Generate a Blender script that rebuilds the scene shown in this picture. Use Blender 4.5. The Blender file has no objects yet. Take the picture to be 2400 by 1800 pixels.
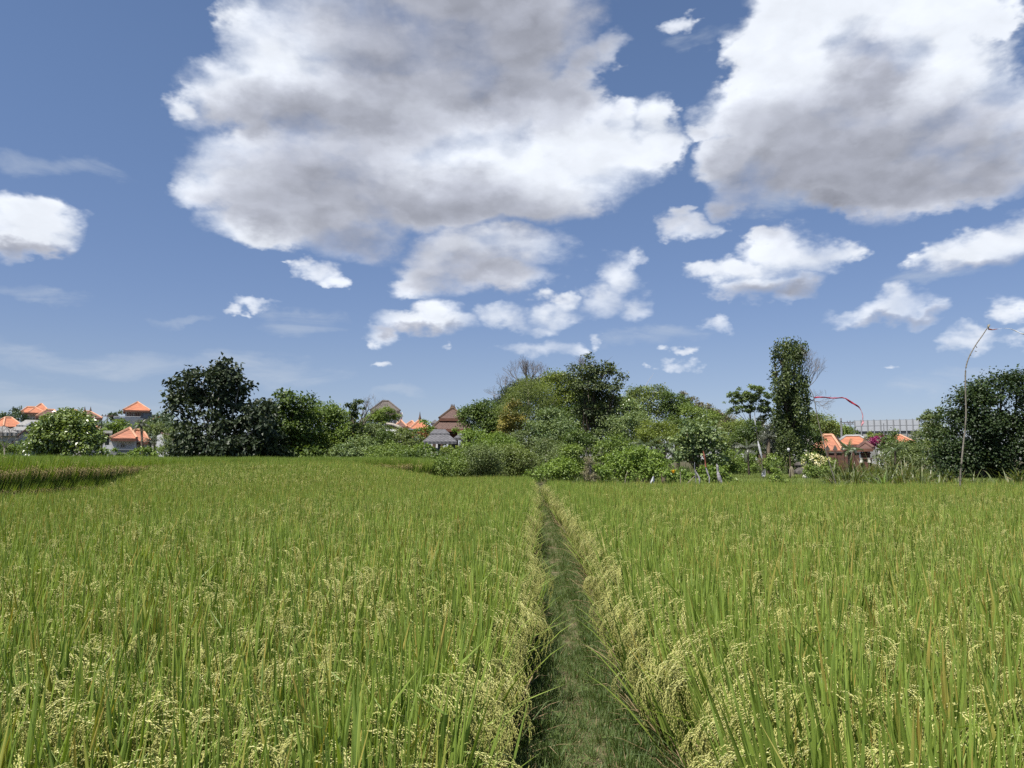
import bpy, math, random
import numpy as np
from mathutils import Vector

random.seed(7)
RNG = np.random.default_rng(11)
sc = bpy.context.scene
COL = sc.collection
R = math.radians

# ------------------------------------------------------------------ camera
HORIZON = 1078.0
F = 1800.0
PITCH = math.atan((HORIZON - 900.0) / F)
EYE = 1.6
cam_d = bpy.data.cameras.new('camera')
cam = bpy.data.objects.new('camera', cam_d)
COL.objects.link(cam)
cam_d.sensor_width = 36.0
cam_d.lens = 27.0
cam_d.clip_start = 0.05
cam_d.clip_end = 6000
cam.location = (0, 0, EYE)
cam.rotation_euler = (math.pi / 2 + PITCH, 0, 0)
sc.camera = cam


def ray(px, py):
    """direction through a photo pixel (2400 x 1800), world space"""
    a = (px - 1200.0) / F
    b = (900.0 - py) / F
    return Vector((a, math.cos(PITCH) - b * math.sin(PITCH), math.sin(PITCH) + b * math.cos(PITCH)))


def at(px, py, D):
    d = ray(px, py)
    k = D / d.y
    return Vector((d.x * k, D, EYE + d.z * k))


# ------------------------------------------------------------------ colour management, world, sun
sc.view_settings.view_transform = 'Standard'
sc.view_settings.look = 'None'
sc.view_settings.gamma = 1
sc.view_settings.exposure = 0.6
sc.view_settings.use_curve_mapping = False
sc.cycles.max_bounces = 6
sc.cycles.diffuse_bounces = 3
sc.cycles.glossy_bounces = 2
sc.cycles.transmission_bounces = 3
sc.cycles.transparent_max_bounces = 6
sc.cycles.use_denoising = False
sc.cycles.sample_clamp_indirect = 4.0

SUN_DIR = Vector((-0.30, -0.36, 0.92)).normalized()
sun_el = math.asin(SUN_DIR.z)
sun_az = math.atan2(SUN_DIR.x, SUN_DIR.y)      # clockwise from +Y

world = bpy.data.worlds.new('World')
sc.world = world
world.use_nodes = True
world.cycles.sampling_method = 'MANUAL'
world.cycles.sample_map_resolution = 512
NT = world.node_tree
NT.nodes.clear()


class NB:
    """small helper for node trees"""
    def __init__(self, tree):
        self.t = tree

    def n(self, typ, **kw):
        nd = self.t.nodes.new(typ)
        for k, v in kw.items():
            setattr(nd, k, v)
        return nd

    def link(self, a, b):
        self.t.links.new(a, b)

    def setin(self, nd, i, v):
        if v is None:
            return
        if isinstance(v, (int, float)):
            nd.inputs[i].default_value = v
        elif isinstance(v, (tuple, list, Vector)):
            nd.inputs[i].default_value = tuple(v)
        else:
            self.link(v, nd.inputs[i])

    def math(self, op, a, b=None, c=None, clamp=False):
        nd = self.n('ShaderNodeMath', operation=op, use_clamp=clamp)
        self.setin(nd, 0, a); self.setin(nd, 1, b); self.setin(nd, 2, c)
        return nd.outputs[0]

    def vec(self, op, a, b=None, c=None):
        nd = self.n('ShaderNodeVectorMath', operation=op)
        self.setin(nd, 0, a); self.setin(nd, 1, b); self.setin(nd, 2, c)
        return nd.outputs['Value'] if op in ('DOT_PRODUCT', 'LENGTH', 'DISTANCE') else nd.outputs[0]

    def mapr(self, v, a, b, c=0.0, d=1.0, smooth=True):
        nd = self.n('ShaderNodeMapRange')
        nd.interpolation_type = 'SMOOTHSTEP' if smooth else 'LINEAR'
        self.setin(nd, 0, v); self.setin(nd, 1, a); self.setin(nd, 2, b); self.setin(nd, 3, c); self.setin(nd, 4, d)
        return nd.outputs[0]

    def noise(self, vec, scale, detail=6, rough=0.55, dist=0.0, typ='FBM'):
        nd = self.n('ShaderNodeTexNoise')
        nd.noise_dimensions = '3D'
        nd.noise_type = typ
        self.link(vec, nd.inputs['Vector'])
        nd.inputs['Scale'].default_value = scale
        nd.inputs['Detail'].default_value = detail
        nd.inputs['Roughness'].default_value = rough
        nd.inputs['Distortion'].default_value = dist
        return nd

    def mix(self, f, a, b):
        nd = self.n('ShaderNodeMix', data_type='RGBA')
        self.setin(nd, 0, f)
        for i, v in ((6, a), (7, b)):
            if isinstance(v, (tuple, list)):
                nd.inputs[i].default_value = (*v[:3], 1)
            else:
                self.link(v, nd.inputs[i])
        return nd.outputs[2]


W = NB(NT)
tc = W.n('ShaderNodeTexCoord')
DIRN = W.vec('NORMALIZE', tc.outputs['Generated'])


def blob_nodes(w, p, blobs, k, grow=True):
    """smooth union of soft ellipses on the sky sphere; 1 in a blob's middle, 0 at its edge"""
    prev = None
    for (px, py, rx, ry) in blobs:
        if grow:
            q = 1.0 + 0.20 / (1.0 + (ry / 35.0) ** 2)
            rx *= q; ry *= q
        c = ray(px, py).normalized()
        h = (ray(px + rx, py).normalized() - ray(px - rx, py).normalized()).length / 2
        v = (ray(px, py - ry).normalized() - ray(px, py + ry).normalized()).length / 2
        s = Vector((1 / h, 1 / h, 1 / v))
        o = Vector((-c.x * s.x, -c.y * s.y, -c.z * s.z))
        q = w.vec('MULTIPLY_ADD', p, s, o)
        d = w.vec('DOT_PRODUCT', q, q)
        prev = d if prev is None else w.math('SMOOTH_MIN', prev, d, k)
    return w.math('SUBTRACT', 1.0, prev)


def blob_group(name, blobs, k):
    g = bpy.data.node_groups.new(name, 'ShaderNodeTree')
    g.interface.new_socket('Vector', in_out='INPUT', socket_type='NodeSocketVector')
    g.interface.new_socket('Field', in_out='OUTPUT', socket_type='NodeSocketFloat')
    w = NB(g)
    gi = w.n('NodeGroupInput'); go = w.n('NodeGroupOutput')
    w.link(blob_nodes(w, gi.outputs[0], blobs, k), go.inputs[0])
    return g


def use_group(w, g, v):
    nd = w.n('ShaderNodeGroup', node_tree=g)
    w.link(v, nd.inputs[0])
    return nd.outputs[0]


# cloud masses, photo pixels: (x, y, rx, ry)
CUMULUS = [
    # great cloud, upper tier
    (620, 130, 130, 130), (760, 60, 200, 130), (560, 225, 150, 85), (700, 220, 200, 110), (900, 120, 260, 190),
    (1100, 60, 240, 200), (1240, 60, 150, 170), (1330, 230, 100, 60), (1150, 250, 200, 130), (900, 280, 200, 90), (450, 232, 60, 28),
    (700, 290, 130, 60), (1020, 310, 170, 90), (880, 230, 160, 80), (2050, 330, 240, 120),
    # wispy right arm
    (1370, 150, 60, 130), (1430, 120, 60, 50), (1300, 300, 90, 60),
    # great cloud, lower tier
    (610, 330, 70, 55), (560, 430, 130, 60), (500, 460, 85, 42), (700, 400, 200, 130), (900, 400, 220, 130),
    (1100, 420, 230, 130), (1290, 380, 200, 130), (1430, 350, 140, 110), (1560, 320, 70, 90), (1470, 280, 60, 50),
    (1580, 270, 40, 40), (620, 540, 110, 50), (780, 540, 130, 60), (1000, 480, 250, 70), (1250, 470, 180, 60), (1350, 440, 120, 60),
    # under it
    (980, 620, 80, 60), (1080, 610, 160, 65), (1230, 590, 110, 50), (1180, 650, 120, 35), (950, 655, 60, 28),
    (1440, 630, 65, 60), (1480, 600, 40, 42), (1400, 700, 70, 38), (1490, 710, 50, 34),
    (950, 755, 90, 28), (1010, 725, 60, 36), (1050, 760, 60, 26), (880, 785, 45, 20),
    (1170, 745, 55, 26), (1280, 735, 60, 36), (1255, 765, 45, 18), (1300, 710, 30, 25),
    (1260, 825, 70, 24), (1340, 832, 45, 20), (1405, 795, 28, 26), (1410, 815, 22, 14),
    # right great cloud
    (1900, 60, 150, 130), (2080, 40, 200, 140), (2240, 40, 120, 120), (2330, 60, 50, 60), (1800, 150, 120, 120), (1750, 250, 100, 110),
    (1950, 230, 250, 200), (2180, 230, 220, 200), (2330, 300, 140, 130), (2420, 270, 90, 80), (1720, 400, 80, 80),
    (1900, 400, 220, 90), (2120, 420, 220, 80), (2330, 400, 150, 60), (1660, 310, 32, 40), (1960, 480, 90, 30), (1690, 475, 40, 30),
    # right, middle
    (1590, 525, 45, 24), (1640, 530, 50, 24), (1600, 500, 22, 18),
    (1800, 600, 90, 62), (1880, 610, 90, 45), (1950, 600, 55, 30), (1690, 640, 75, 30), (1740, 680, 90, 34), (1850, 680, 60, 30), (1780, 560, 60, 40),
    (2080, 730, 110, 30), (2110, 700, 55, 36), (2170, 740, 55, 20),
    (2280, 595, 130, 40), (2350, 580, 120, 55), (2420, 560, 100, 60), (2180, 600, 40, 20),
    (2290, 800, 60, 30), (2300, 780, 40, 25), (2370, 800, 50, 20), (2390, 740, 40, 40),
    (2380, 872, 28, 18),
    # left
    (30, 500, 90, 55), (80, 540, 80, 45), (20, 560, 90, 40), (-60, 520, 90, 70),
    (740, 635, 50, 22), (770, 655, 45, 20), (700, 620, 25, 18), (600, 720, 45, 12), (550, 735, 30, 10),
    (1610, 870, 32, 16), (1550, 872, 16, 9), (1620, 828, 24, 10), (1575, 828, 16, 9), (1075, 818, 22, 12), (900, 857, 25, 9),
    (1680, 760, 35, 20), (1710, 770, 22, 14), (2105, 860, 20, 8),
    (1585, 50, 30, 24), (1620, 30, 14, 16), (1000, -60, 500, 80), (2100, -60, 350, 90),
]
VEIL = [
    (80, 385, 230, 30), (200, 845, 420, 40), (60, 690, 160, 20), (560, 870, 260, 40), (920, 930, 60, 18), (950, 915, 20, 30),
    (1690, 85, 50, 26), (1510, 790, 140, 26), (1850, 470, 140, 50), (530, 15, 60, 30), (430, 750, 80, 12),
    (1560, 785, 90, 16), (690, 760, 120, 30), (1640, 100, 60, 24), (2200, 650, 120, 20), (100, 940, 400, 40), (2250, 900, 200, 30),
]
# thick parts that read grey
SHADE = [
    (950, 10, 230, 90), (1180, 80, 230, 110), (1350, 30, 120, 60), (1170, 200, 190, 70), (900, 170, 110, 50), (800, 290, 180, 45), (600, 290, 90, 25),
    (780, 450, 150, 80), (1020, 500, 240, 55), (1250, 525, 220, 30), (840, 570, 120, 35), (640, 500, 90, 35),
    (1110, 645, 130, 30), (1180, 690, 60, 12), (990, 780, 90, 9),
    (1900, 370, 190, 100), (2080, 420, 240, 90), (2020, 200, 60, 70), (2250, 330, 110, 70), (1780, 450, 120, 40), (1960, 490, 130, 35), (2280, 430, 150, 30),
    (1820, 690, 110, 14), (2330, 635, 140, 16), (50, 585, 100, 14), (2100, 755, 90, 8),
]
gC = blob_group('cumulus_field', CUMULUS, 0.35)
gV = blob_group('veil_field', VEIL, 0.3)
gS = blob_group('shade_field', [(a, b, c * 1.3, d * 1.35) for a, b, c, d in SHADE], 1.8)

sx = W.n('ShaderNodeSeparateXYZ'); W.link(DIRN, sx.inputs[0])
# clouds shrink towards the horizon, so does the noise
flat = W.vec('MULTIPLY', DIRN, (1.0, 1.0, 1.7))
warpA = W.noise(flat, 7.0, 5, 0.6).outputs['Color']
warpB = W.noise(flat, 30.0, 4, 0.6).outputs['Color']
wa = W.vec('MULTIPLY_ADD', warpA, (0.12, 0.12, 0.08), (-0.060, -0.060, -0.040))
wb = W.vec('MULTIPLY_ADD', warpB, (0.030, 0.030, 0.022), (-0.015, -0.015, -0.011))
P1 = W.vec('ADD', W.vec('ADD', DIRN, wa), wb)


F0 = use_group(W, gC, P1)


def puffs(vec, detail=3.0):
    v = W.n('ShaderNodeTexVoronoi')
    v.feature = 'F1'
    W.link(vec, v.inputs['Vector'])
    v.inputs['Scale'].default_value = 9.0
    v.inputs['Detail'].default_value = detail
    v.inputs['Roughness'].default_value = 0.55
    v.normalize = True
    return v.outputs['Distance']


# billows and fine structure, and both again a step towards the sun (up and to the left) for relief shading
SH = Vector((-0.012, 0.0, 0.030))
pw = W.vec('ADD', flat, W.vec('MULTIPLY', wb, (1.6, 1.6, 1.6)))
v0 = puffs(pw)
v1 = puffs(W.vec('ADD', pw, SH), 2.0)
n0 = W.noise(flat, 11.0, 9, 0.60, 0.25).outputs['Fac']
n1 = W.noise(W.vec('ADD', flat, SH), 11.0, 3, 0.55, 0.25).outputs['Fac']
nn = W.math('MULTIPLY_ADD', n0, 1.8, -0.90)
bb = W.math('MULTIPLY_ADD', v0, -2.2, 0.80)
D0 = W.math('ADD', W.math('MULTIPLY_ADD', F0, 1.7, nn), bb)

# free cloud cover elsewhere in the sky (outside the picture)
gen = W.noise(flat, 2.6, 9, 0.58, 0.2).outputs['Fac']
genf = W.mapr(gen, 0.53, 0.72, -0.4, 1.2, smooth=False)
front = W.math('MULTIPLY', W.mapr(sx.outputs[1], 0.45, 0.62), W.mapr(sx.outputs[2], 0.66, 0.56))
outm = W.math('SUBTRACT', 1.0, front)
upm = W.mapr(sx.outputs[2], 0.03, 0.12)
Dg = W.math('MULTIPLY_ADD', W.math('MULTIPLY', outm, upm), W.math('ADD', genf, 0.9), -0.9)
Dall = W.math('MAXIMUM', D0, Dg)

soft = W.noise(flat, 9.0, 3, 0.5).outputs['Fac']
edge_w = W.mapr(soft, 0.36, 0.60, 0.45, 2.3, smooth=False)
edge_w = W.math('ADD', edge_w, W.mapr(sx.outputs[2], 0.36, 0.16, 0.0, 0.9))
alpha = W.mapr(Dall, -0.35, edge_w)
alpha = W.math('MULTIPLY', alpha, W.mapr(sx.outputs[2], 0.02, 0.10))
# thin veils
vn = W.noise(W.vec('MULTIPLY', DIRN, (1.0, 1.0, 4.5)), 9.0, 7, 0.6, 1.2).outputs['Fac']
vf = use_group(W, gV, W.vec('ADD', DIRN, wa))
veil = W.math('MULTIPLY', W.mapr(W.math('ADD', vf, W.math('MULTIPLY_ADD', vn, 2.4, -1.3)), 0.0, 1.6), 0.42)

# brightness of cloud: thick and away from the sun goes grey
relief = W.math('ADD', W.math('MULTIPLY', W.math('SUBTRACT', n0, n1), 1.6), W.math('MULTIPLY', W.math('SUBTRACT', v1, v0), 5.0))
shade = use_group(W, gS, W.vec('ADD', P1, Vector((0, 0, 0))))
sn = W.noise(flat, 5.0, 4, 0.5, 0.2).outputs['Fac']
shade = W.math('ADD', shade, W.math('MULTIPLY_ADD', sn, 0.34, -0.17))
shade = W.mapr(W.math('MULTIPLY_ADD', W.mapr(F0, 0.2, 1.25), 0.60, shade), -1.0, 2.1)
thick = W.mapr(D0, 0.1, 2.2)
lum = W.math('MULTIPLY_ADD', shade, -0.57, 0.93)
lum = W.math('MULTIPLY_ADD', thick, -0.02, lum)
lum = W.math('MULTIPLY_ADD', W.mapr(relief, -0.9, 0.9, -0.5, 0.5, smooth=False), 0.18, lum)
lum = W.math('MULTIPLY_ADD', W.math('MULTIPLY', outm, W.mapr(Dg, 0.1, 1.0)), -0.12, lum)
lum = W.math('MINIMUM', W.math('MAXIMUM', lum, 0.24), 0.98)
cr = W.n('ShaderNodeCombineColor')
warm = W.math('MULTIPLY', shade, 0.004)
W.link(W.math('MULTIPLY', lum, 0.935), cr.inputs[0])
W.link(W.math('MULTIPLY', lum, 0.985), cr.inputs[1])
W.link(W.math('MULTIPLY', lum, W.math('MULTIPLY_ADD', shade, 0.10, 1.07)), cr.inputs[2])

sky = W.n('ShaderNodeTexSky', sky_type='NISHITA', sun_disc=False)
sky.sun_elevation = sun_el
sky.sun_rotation = sun_az
sky.altitude = 30
sky.air_density = 1.1
sky.dust_density = 0.15
sky.ozone_density = 2.6
tint = W.n('ShaderNodeMix', data_type='RGBA', blend_type='MULTIPLY')
tint.inputs[0].default_value = 1.0
W.link(sky.outputs[0], tint.inputs[6])
zt = W.mapr(sx.outputs[2], 0.08, 0.50, 0.0, 1.0)
zl = W.mapr(sx.outputs[2], 0.0, 0.14, 0.0, 1.0)
W.link(W.mix(zt, W.mix(zl, (0.62, 0.68, 0.98), (0.74, 0.72, 0.88)), (0.95, 0.95, 1.04)), tint.inputs[7])
bg_sky = W.n('ShaderNodeBackground'); bg_sky.inputs[1].default_value = 0.071
W.link(tint.outputs[2], bg_sky.inputs[0])
bg_cl = W.n('ShaderNodeBackground'); bg_cl.inputs[1].default_value = 0.68
W.link(cr.outputs[0], bg_cl.inputs[0])
bg_v = W.n('ShaderNodeBackground'); bg_v.inputs[0].default_value = (0.62, 0.68, 0.76, 1); bg_v.inputs[1].default_value = 0.66
m1 = W.n('ShaderNodeMixShader'); W.link(veil, m1.inputs[0]); W.link(bg_sky.outputs[0], m1.inputs[1]); W.link(bg_v.outputs[0], m1.inputs[2])
m2 = W.n('ShaderNodeMixShader'); W.link(alpha, m2.inputs[0]); W.link(m1.outputs[0], m2.inputs[1]); W.link(bg_cl.outputs[0], m2.inputs[2])
wo = W.n('ShaderNodeOutputWorld'); W.link(m2.outputs[0], wo.inputs[0])

sun_l = bpy.data.lights.new('sun', 'SUN')
sun_l.energy = 5.0
sun_l.angle = R(0.53)
sun_l.color = (1.0, 0.955, 0.88)
sun = bpy.data.objects.new('sun', sun_l)
COL.objects.link(sun)
sun.rotation_euler = (-SUN_DIR).to_track_quat('-Z', 'Y').to_euler()

# ------------------------------------------------------------------ helpers
def link(o, parent=None):
    COL.objects.link(o)
    if parent is not None:
        o.parent = parent
    return o


def tag(o, label=None, cat=None, group=None, kind=None):
    if label: o['label'] = label
    if cat: o['category'] = cat
    if group: o['group'] = group
    if kind: o['kind'] = kind
    return o


def empty(name, loc, rz=0.0):
    o = bpy.data.objects.new(name, None)
    o.location = loc
    o.rotation_euler = (0, 0, rz)
    o.empty_display_size = 0.3
    return link(o)


def mesh_np(name, V, blocks, mats, smooth=False, fattr=None, vattr=None):
    """V (n,3); blocks: list of (faces (m,k), material index); attrs: {name: array}"""
    me = bpy.data.meshes.new(name)
    V = np.ascontiguousarray(V, dtype=np.float32)
    me.vertices.add(len(V))
    me.vertices.foreach_set('co', V.ravel())
    blocks = [(np.asarray(f, dtype=np.int32), m) for f, m in blocks if len(f)]
    nl = sum(f.size for f, m in blocks)
    nf = sum(len(f) for f, m in blocks)
    if nf:
        me.loops.add(nl)
        me.loops.foreach_set('vertex_index', np.concatenate([f.ravel() for f, m in blocks]))
        me.polygons.add(nf)
        sizes = np.concatenate([np.full(len(f), f.shape[1], np.int32) for f, m in blocks])
        st = np.concatenate([[0], np.cumsum(sizes)[:-1]]).astype(np.int32)
        me.polygons.foreach_set('loop_start', st)
        me.polygons.foreach_set('loop_total', sizes)
        me.polygons.foreach_set('material_index', np.concatenate([np.full(len(f), m, np.int32) for f, m in blocks]))
        me.polygons.foreach_set('use_smooth', np.full(nf, smooth, dtype=bool))
    for m in mats:
        me.materials.append(m)
    for dom, at_ in (('FACE', fattr), ('POINT', vattr)):
        for k, a in (at_ or {}).items():
            a = np.asarray(a)
            if a.ndim == 2:
                x = me.attributes.new(k, 'FLOAT_VECTOR', dom); x.data.foreach_set('vector', a.astype(np.float32).ravel())
            elif a.dtype.kind == 'i':
                x = me.attributes.new(k, 'INT', dom); x.data.foreach_set('value', a.astype(np.int32))
            else:
                x = me.attributes.new(k, 'FLOAT', dom); x.data.foreach_set('value', a.astype(np.float32))
    me.update(calc_edges=True)
    return me


class MB:
    """collects simple solids, builds them as ONE mesh object"""
    def __init__(self):
        self.v = []; self.f = []; self.t = []

    def add(self, vs, fs):
        o = len(self.v)
        self.v += [tuple(p) for p in vs]
        for f in fs:
            self.f.append(tuple(i + o for i in f))

    def box(self, x0, x1, y0, y1, z0, z1):
        vs = [(x, y, z) for z in (z0, z1) for y in (y0, y1) for x in (x0, x1)]
        self.add(vs, [(0, 2, 3, 1), (4, 5, 7, 6), (0, 1, 5, 4), (2, 6, 7, 3), (0, 4, 6, 2), (1, 3, 7, 5)])
        return self

    def tube(self, pts, rads, n=6, cap=True):
        pts = [Vector(p) for p in pts]
        o = len(self.v)
        up = Vector((0, 0, 1))
        for i, p in enumerate(pts):
            d = (pts[min(i + 1, len(pts) - 1)] - pts[max(i - 1, 0)])
            if d.length < 1e-9: d = Vector((0, 0, 1))
            d.normalize()
            a = d.cross(up)
            if a.length < 0.15: a = d.cross(Vector((1, 0.3, 0)))
            a.normalize(); b = a.cross(d)
            r = rads[i] if isinstance(rads, (list, tuple)) else rads
            for k in range(n):
                t = 2 * math.pi * k / n
                self.v.append(tuple(p + a * (math.cos(t) * r) + b * (math.sin(t) * r)))
        for i in range(len(pts) - 1):
            for k in range(n):
                k2 = (k + 1) % n
                self.f.append((o + i * n + k, o + i * n + k2, o + (i + 1) * n + k2, o + (i + 1) * n + k))
        if cap:
            self.f.append(tuple(o + k for k in reversed(range(n))))
            self.f.append(tuple(o + (len(pts) - 1) * n + k for k in range(n)))
        return self

    def hip(self, hx, hy, rx, ry, z0, z1, th=0.12, cx=0, cy=0):
        """hip roof: eave half sizes hx, hy at z0, ridge half sizes rx, ry at z1, with an eave slab th thick"""
        e = [(cx - hx, cy - hy), (cx + hx, cy - hy), (cx + hx, cy + hy), (cx - hx, cy + hy)]
        r = [(cx - rx, cy - ry), (cx + rx, cy - ry), (cx + rx, cy + ry), (cx - rx, cy + ry)]
        vs = [(x, y, z0 - th) for x, y in e] + [(x, y, z0) for x, y in e] + [(x, y, z1) for x, y in r]
        fs = [(3, 2, 1, 0)]
        for k in range(4):
            k2 = (k + 1) % 4
            fs.append((k, k2, 4 + k2, 4 + k)); fs.append((4 + k, 4 + k2, 8 + k2, 8 + k))
        fs.append((8, 9, 10, 11))
        self.add(vs, fs)
        return self

    def build(self, name, mat, parent=None, smooth=False):
        me = bpy.data.meshes.new(name)
        me.from_pydata(self.v, [], self.f)
        me.materials.append(mat)
        if smooth:
            me.shade_smooth()
        me.validate()
        o = bpy.data.objects.new(name, me)
        return link(o, parent)


# ------------------------------------------------------------------ materials
def new_mat(name):
    m = bpy.data.materials.new(name)
    m.use_nodes = True
    m.node_tree.nodes.clear()
    w = NB(m.node_tree)
    out = w.n('ShaderNodeOutputMaterial')
    return m, w, out


def leaf_mat(name, dark, light, accent=None, acc=0.0, trans=0.30, spec=0.35, rough=0.45, tcol=None):
    """two sided leaf: colour picked per leaf by the face attribute 'tint'"""
    m, w, out = new_mat(name)
    a = w.n('ShaderNodeAttribute', attribute_name='tint')
    oi = w.n('ShaderNodeObjectInfo')
    f = w.math('ADD', a.outputs['Fac'], w.math('MULTIPLY_ADD', oi.outputs['Random'], 0.16, -0.08), clamp=True)
    col = w.mix(f, dark, light)
    if accent:
        b = w.n('ShaderNodeAttribute', attribute_name='acc')
        col = w.mix(w.math('LESS_THAN', b.outputs['Fac'], acc), col, accent)
    p = w.n('ShaderNodeBsdfPrincipled')
    w.link(col, p.inputs['Base Color'])
    p.inputs['Roughness'].default_value = rough
    p.inputs['Specular IOR Level'].default_value = spec
    t = w.n('ShaderNodeBsdfTranslucent')
    hs = w.n('ShaderNodeMix', data_type='RGBA', blend_type='MULTIPLY'); hs.inputs[0].default_value = 1.0
    w.link(col, hs.inputs[6]); hs.inputs[7].default_value = (*(tcol or (1.5, 1.55, 0.6)), 1)
    w.link(hs.outputs[2], t.inputs[0])
    mx = w.n('ShaderNodeMixShader'); mx.inputs[0].default_value = trans
    w.link(p.outputs[0], mx.inputs[1]); w.link(t.outputs[0], mx.inputs[2])
    w.link(mx.outputs[0], out.inputs[0])
    return m


def plain(name, col, rough=0.8, var=0.25, scale=3.0, spec=0.3, bump=0.0, coord='Object', stretch=(1, 1, 1), dirt=None):
    m, w, out = new_mat(name)
    tcn = w.n('ShaderNodeTexCoord')
    v = w.vec('MULTIPLY', tcn.outputs[coord], stretch)
    n = w.noise(v, scale, 6, 0.6)
    f = w.mapr(n.outputs['Fac'], 0.3, 0.7)
    dk = dirt or tuple(c * (1 - var) for c in col)
    c = w.mix(f, dk, tuple(min(0.92, c * (1 + var * 0.5)) for c in col))
    p = w.n('ShaderNodeBsdfPrincipled')
    w.link(c, p.inputs['Base Color'])
    p.inputs['Roughness'].default_value = rough
    p.inputs['Specular IOR Level'].default_value = spec
    if bump:
        b = w.n('ShaderNodeBump'); b.inputs['Strength'].default_value = bump
        w.link(n.outputs['Fac'], b.inputs['Height']); w.link(b.outputs[0], p.inputs['Normal'])
    w.link(p.outputs[0], out.inputs[0])
    return m


def tile_mat(name, col, pitch=0.33, var=0.35, dirt=(0.1, 0.06, 0.045), dirtk=0.45):
    """clay roof tiles: courses down the slope with rounded columns, weather stained"""
    m, w, out = new_mat(name)
    tcn = w.n('ShaderNodeTexCoord')
    s = w.n('ShaderNodeSeparateXYZ'); w.link(tcn.outputs['Object'], s.inputs[0])
    course = w.math('FRACT', w.math('MULTIPLY', s.outputs[2], 1.0 / (pitch * 0.5)))
    colm = w.math('FRACT', w.math('MULTIPLY', w.math('ADD', s.outputs[0], s.outputs[1]), 1.0 / 0.24))
    cc = w.math('ABSOLUTE', w.math('SUBTRACT', colm, 0.5))
    wn = w.n('ShaderNodeTexWhiteNoise', noise_dimensions='2D')
    cb = w.n('ShaderNodeCombineXYZ')
    w.link(w.math('FLOOR', w.math('MULTIPLY', w.math('ADD', s.outputs[0], s.outputs[1]), 1.0 / 0.24)), cb.inputs[0])
    w.link(w.math('FLOOR', w.math('MULTIPLY', s.outputs[2], 1.0 / (pitch * 0.5))), cb.inputs[1])
    w.link(cb.outputs[0], wn.inputs[0])
    n = w.noise(tcn.outputs['Object'], 0.7, 6, 0.65)
    c = w.mix(wn.outputs[0], tuple(x * (1 - var) for x in col), col)
    c = w.mix(w.mapr(n.outputs['Fac'], 0.5, 0.72, 0.0, dirtk), c, dirt)
    p = w.n('ShaderNodeBsdfPrincipled')
    w.link(c, p.inputs['Base Color'])
    p.inputs['Roughness'].default_value = 0.8
    b = w.n('ShaderNodeBump'); b.inputs['Strength'].default_value = 0.6; b.inputs['Distance'].default_value = 0.05
    w.link(w.math('ADD', w.math('MULTIPLY', course, -1.0), w.math('MULTIPLY', cc, -1.2)), b.inputs['Height'])
    w.link(b.outputs[0], p.inputs['Normal'])
    w.link(p.outputs[0], out.inputs[0])
    return m


def ribbed_mat(name, col, pitch=0.3):
    """corrugated sheet or combed thatch running down the slope"""
    m, w, out = new_mat(name)
    tcn = w.n('ShaderNodeTexCoord')
    s = w.n('ShaderNodeSeparateXYZ'); w.link(tcn.outputs['Object'], s.inputs[0])
    wv = w.math('SINE', w.math('MULTIPLY', w.math('ADD', s.outputs[0], s.outputs[1]), 6.283 / pitch))
    st = w.vec('MULTIPLY', tcn.outputs['Object'], (2.2, 2.2, 0.4))
    n = w.noise(st, 2.0, 7, 0.7)
    c = w.mix(w.mapr(n.outputs['Fac'], 0.35, 0.68), tuple(x * 0.62 for x in col), tuple(x * 1.15 for x in col))
    p = w.n('ShaderNodeBsdfPrincipled')
    w.link(c, p.inputs['Base Color'])
    p.inputs['Roughness'].default_value = 0.75
    b = w.n('ShaderNodeBump'); b.inputs['Strength'].default_value = 0.5; b.inputs['Distance'].default_value = 0.04
    w.link(w.math('ADD', wv, n.outputs['Fac']), b.inputs['Height']); w.link(b.outputs[0], p.inputs['Normal'])
    w.link(p.outputs[0], out.inputs[0])
    return m


def brick_mat(name, c1, c2, mortar, scale=5.0):
    m, w, out = new_mat(name)
    tcn = w.n('ShaderNodeTexCoord')
    s = w.n('ShaderNodeSeparateXYZ'); w.link(tcn.outputs['Object'], s.inputs[0])
    cb = w.n('ShaderNodeCombineXYZ')
    w.link(w.math('ADD', s.outputs[0], s.outputs[1]), cb.inputs[0]); w.link(s.outputs[2], cb.inputs[1])
    bt = w.n('ShaderNodeTexBrick'); w.link(cb.outputs[0], bt.inputs['Vector'])
    bt.inputs['Color1'].default_value = (*c1, 1); bt.inputs['Color2'].default_value = (*c2, 1)
    bt.inputs['Mortar'].default_value = (*mortar, 1); bt.inputs['Scale'].default_value = scale
    n = w.noise(tcn.outputs['Object'], 1.5, 6, 0.7)
    c = w.mix(w.mapr(n.outputs['Fac'], 0.45, 0.7, 0.0, 0.6), bt.outputs['Color'], (0.05, 0.045, 0.035))
    p = w.n('ShaderNodeBsdfPrincipled')
    w.link(c, p.inputs['Base Color']); p.inputs['Roughness'].default_value = 0.9
    w.link(p.outputs[0], out.inputs[0])
    return m


# ------------------------------------------------------------------ foliage
def unit(a):
    return a / np.maximum(1e-9, np.linalg.norm(a, axis=1, keepdims=True))


def leaf_quads(P, N, A, L, Wd, fold=0.18, droop=0.25):
    """one bent diamond per leaf. P base, N face normal, A axis (unit), L length, Wd half width"""
    S = unit(np.cross(A, N))
    N2 = np.cross(S, A)
    L = L[:, None]; Wd = Wd[:, None]
    mid = P + A * L * 0.42
    a = P
    b = mid + S * Wd + N2 * Wd * fold
    c = P + A * L * 0.97 - N2 * L * droop
    d = mid - S * Wd + N2 * Wd * fold
    V = np.stack([a, b, c, d], 1).reshape(-1, 3)
    Fq = np.arange(len(P) * 4).reshape(-1, 4)
    return V, Fq


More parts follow.
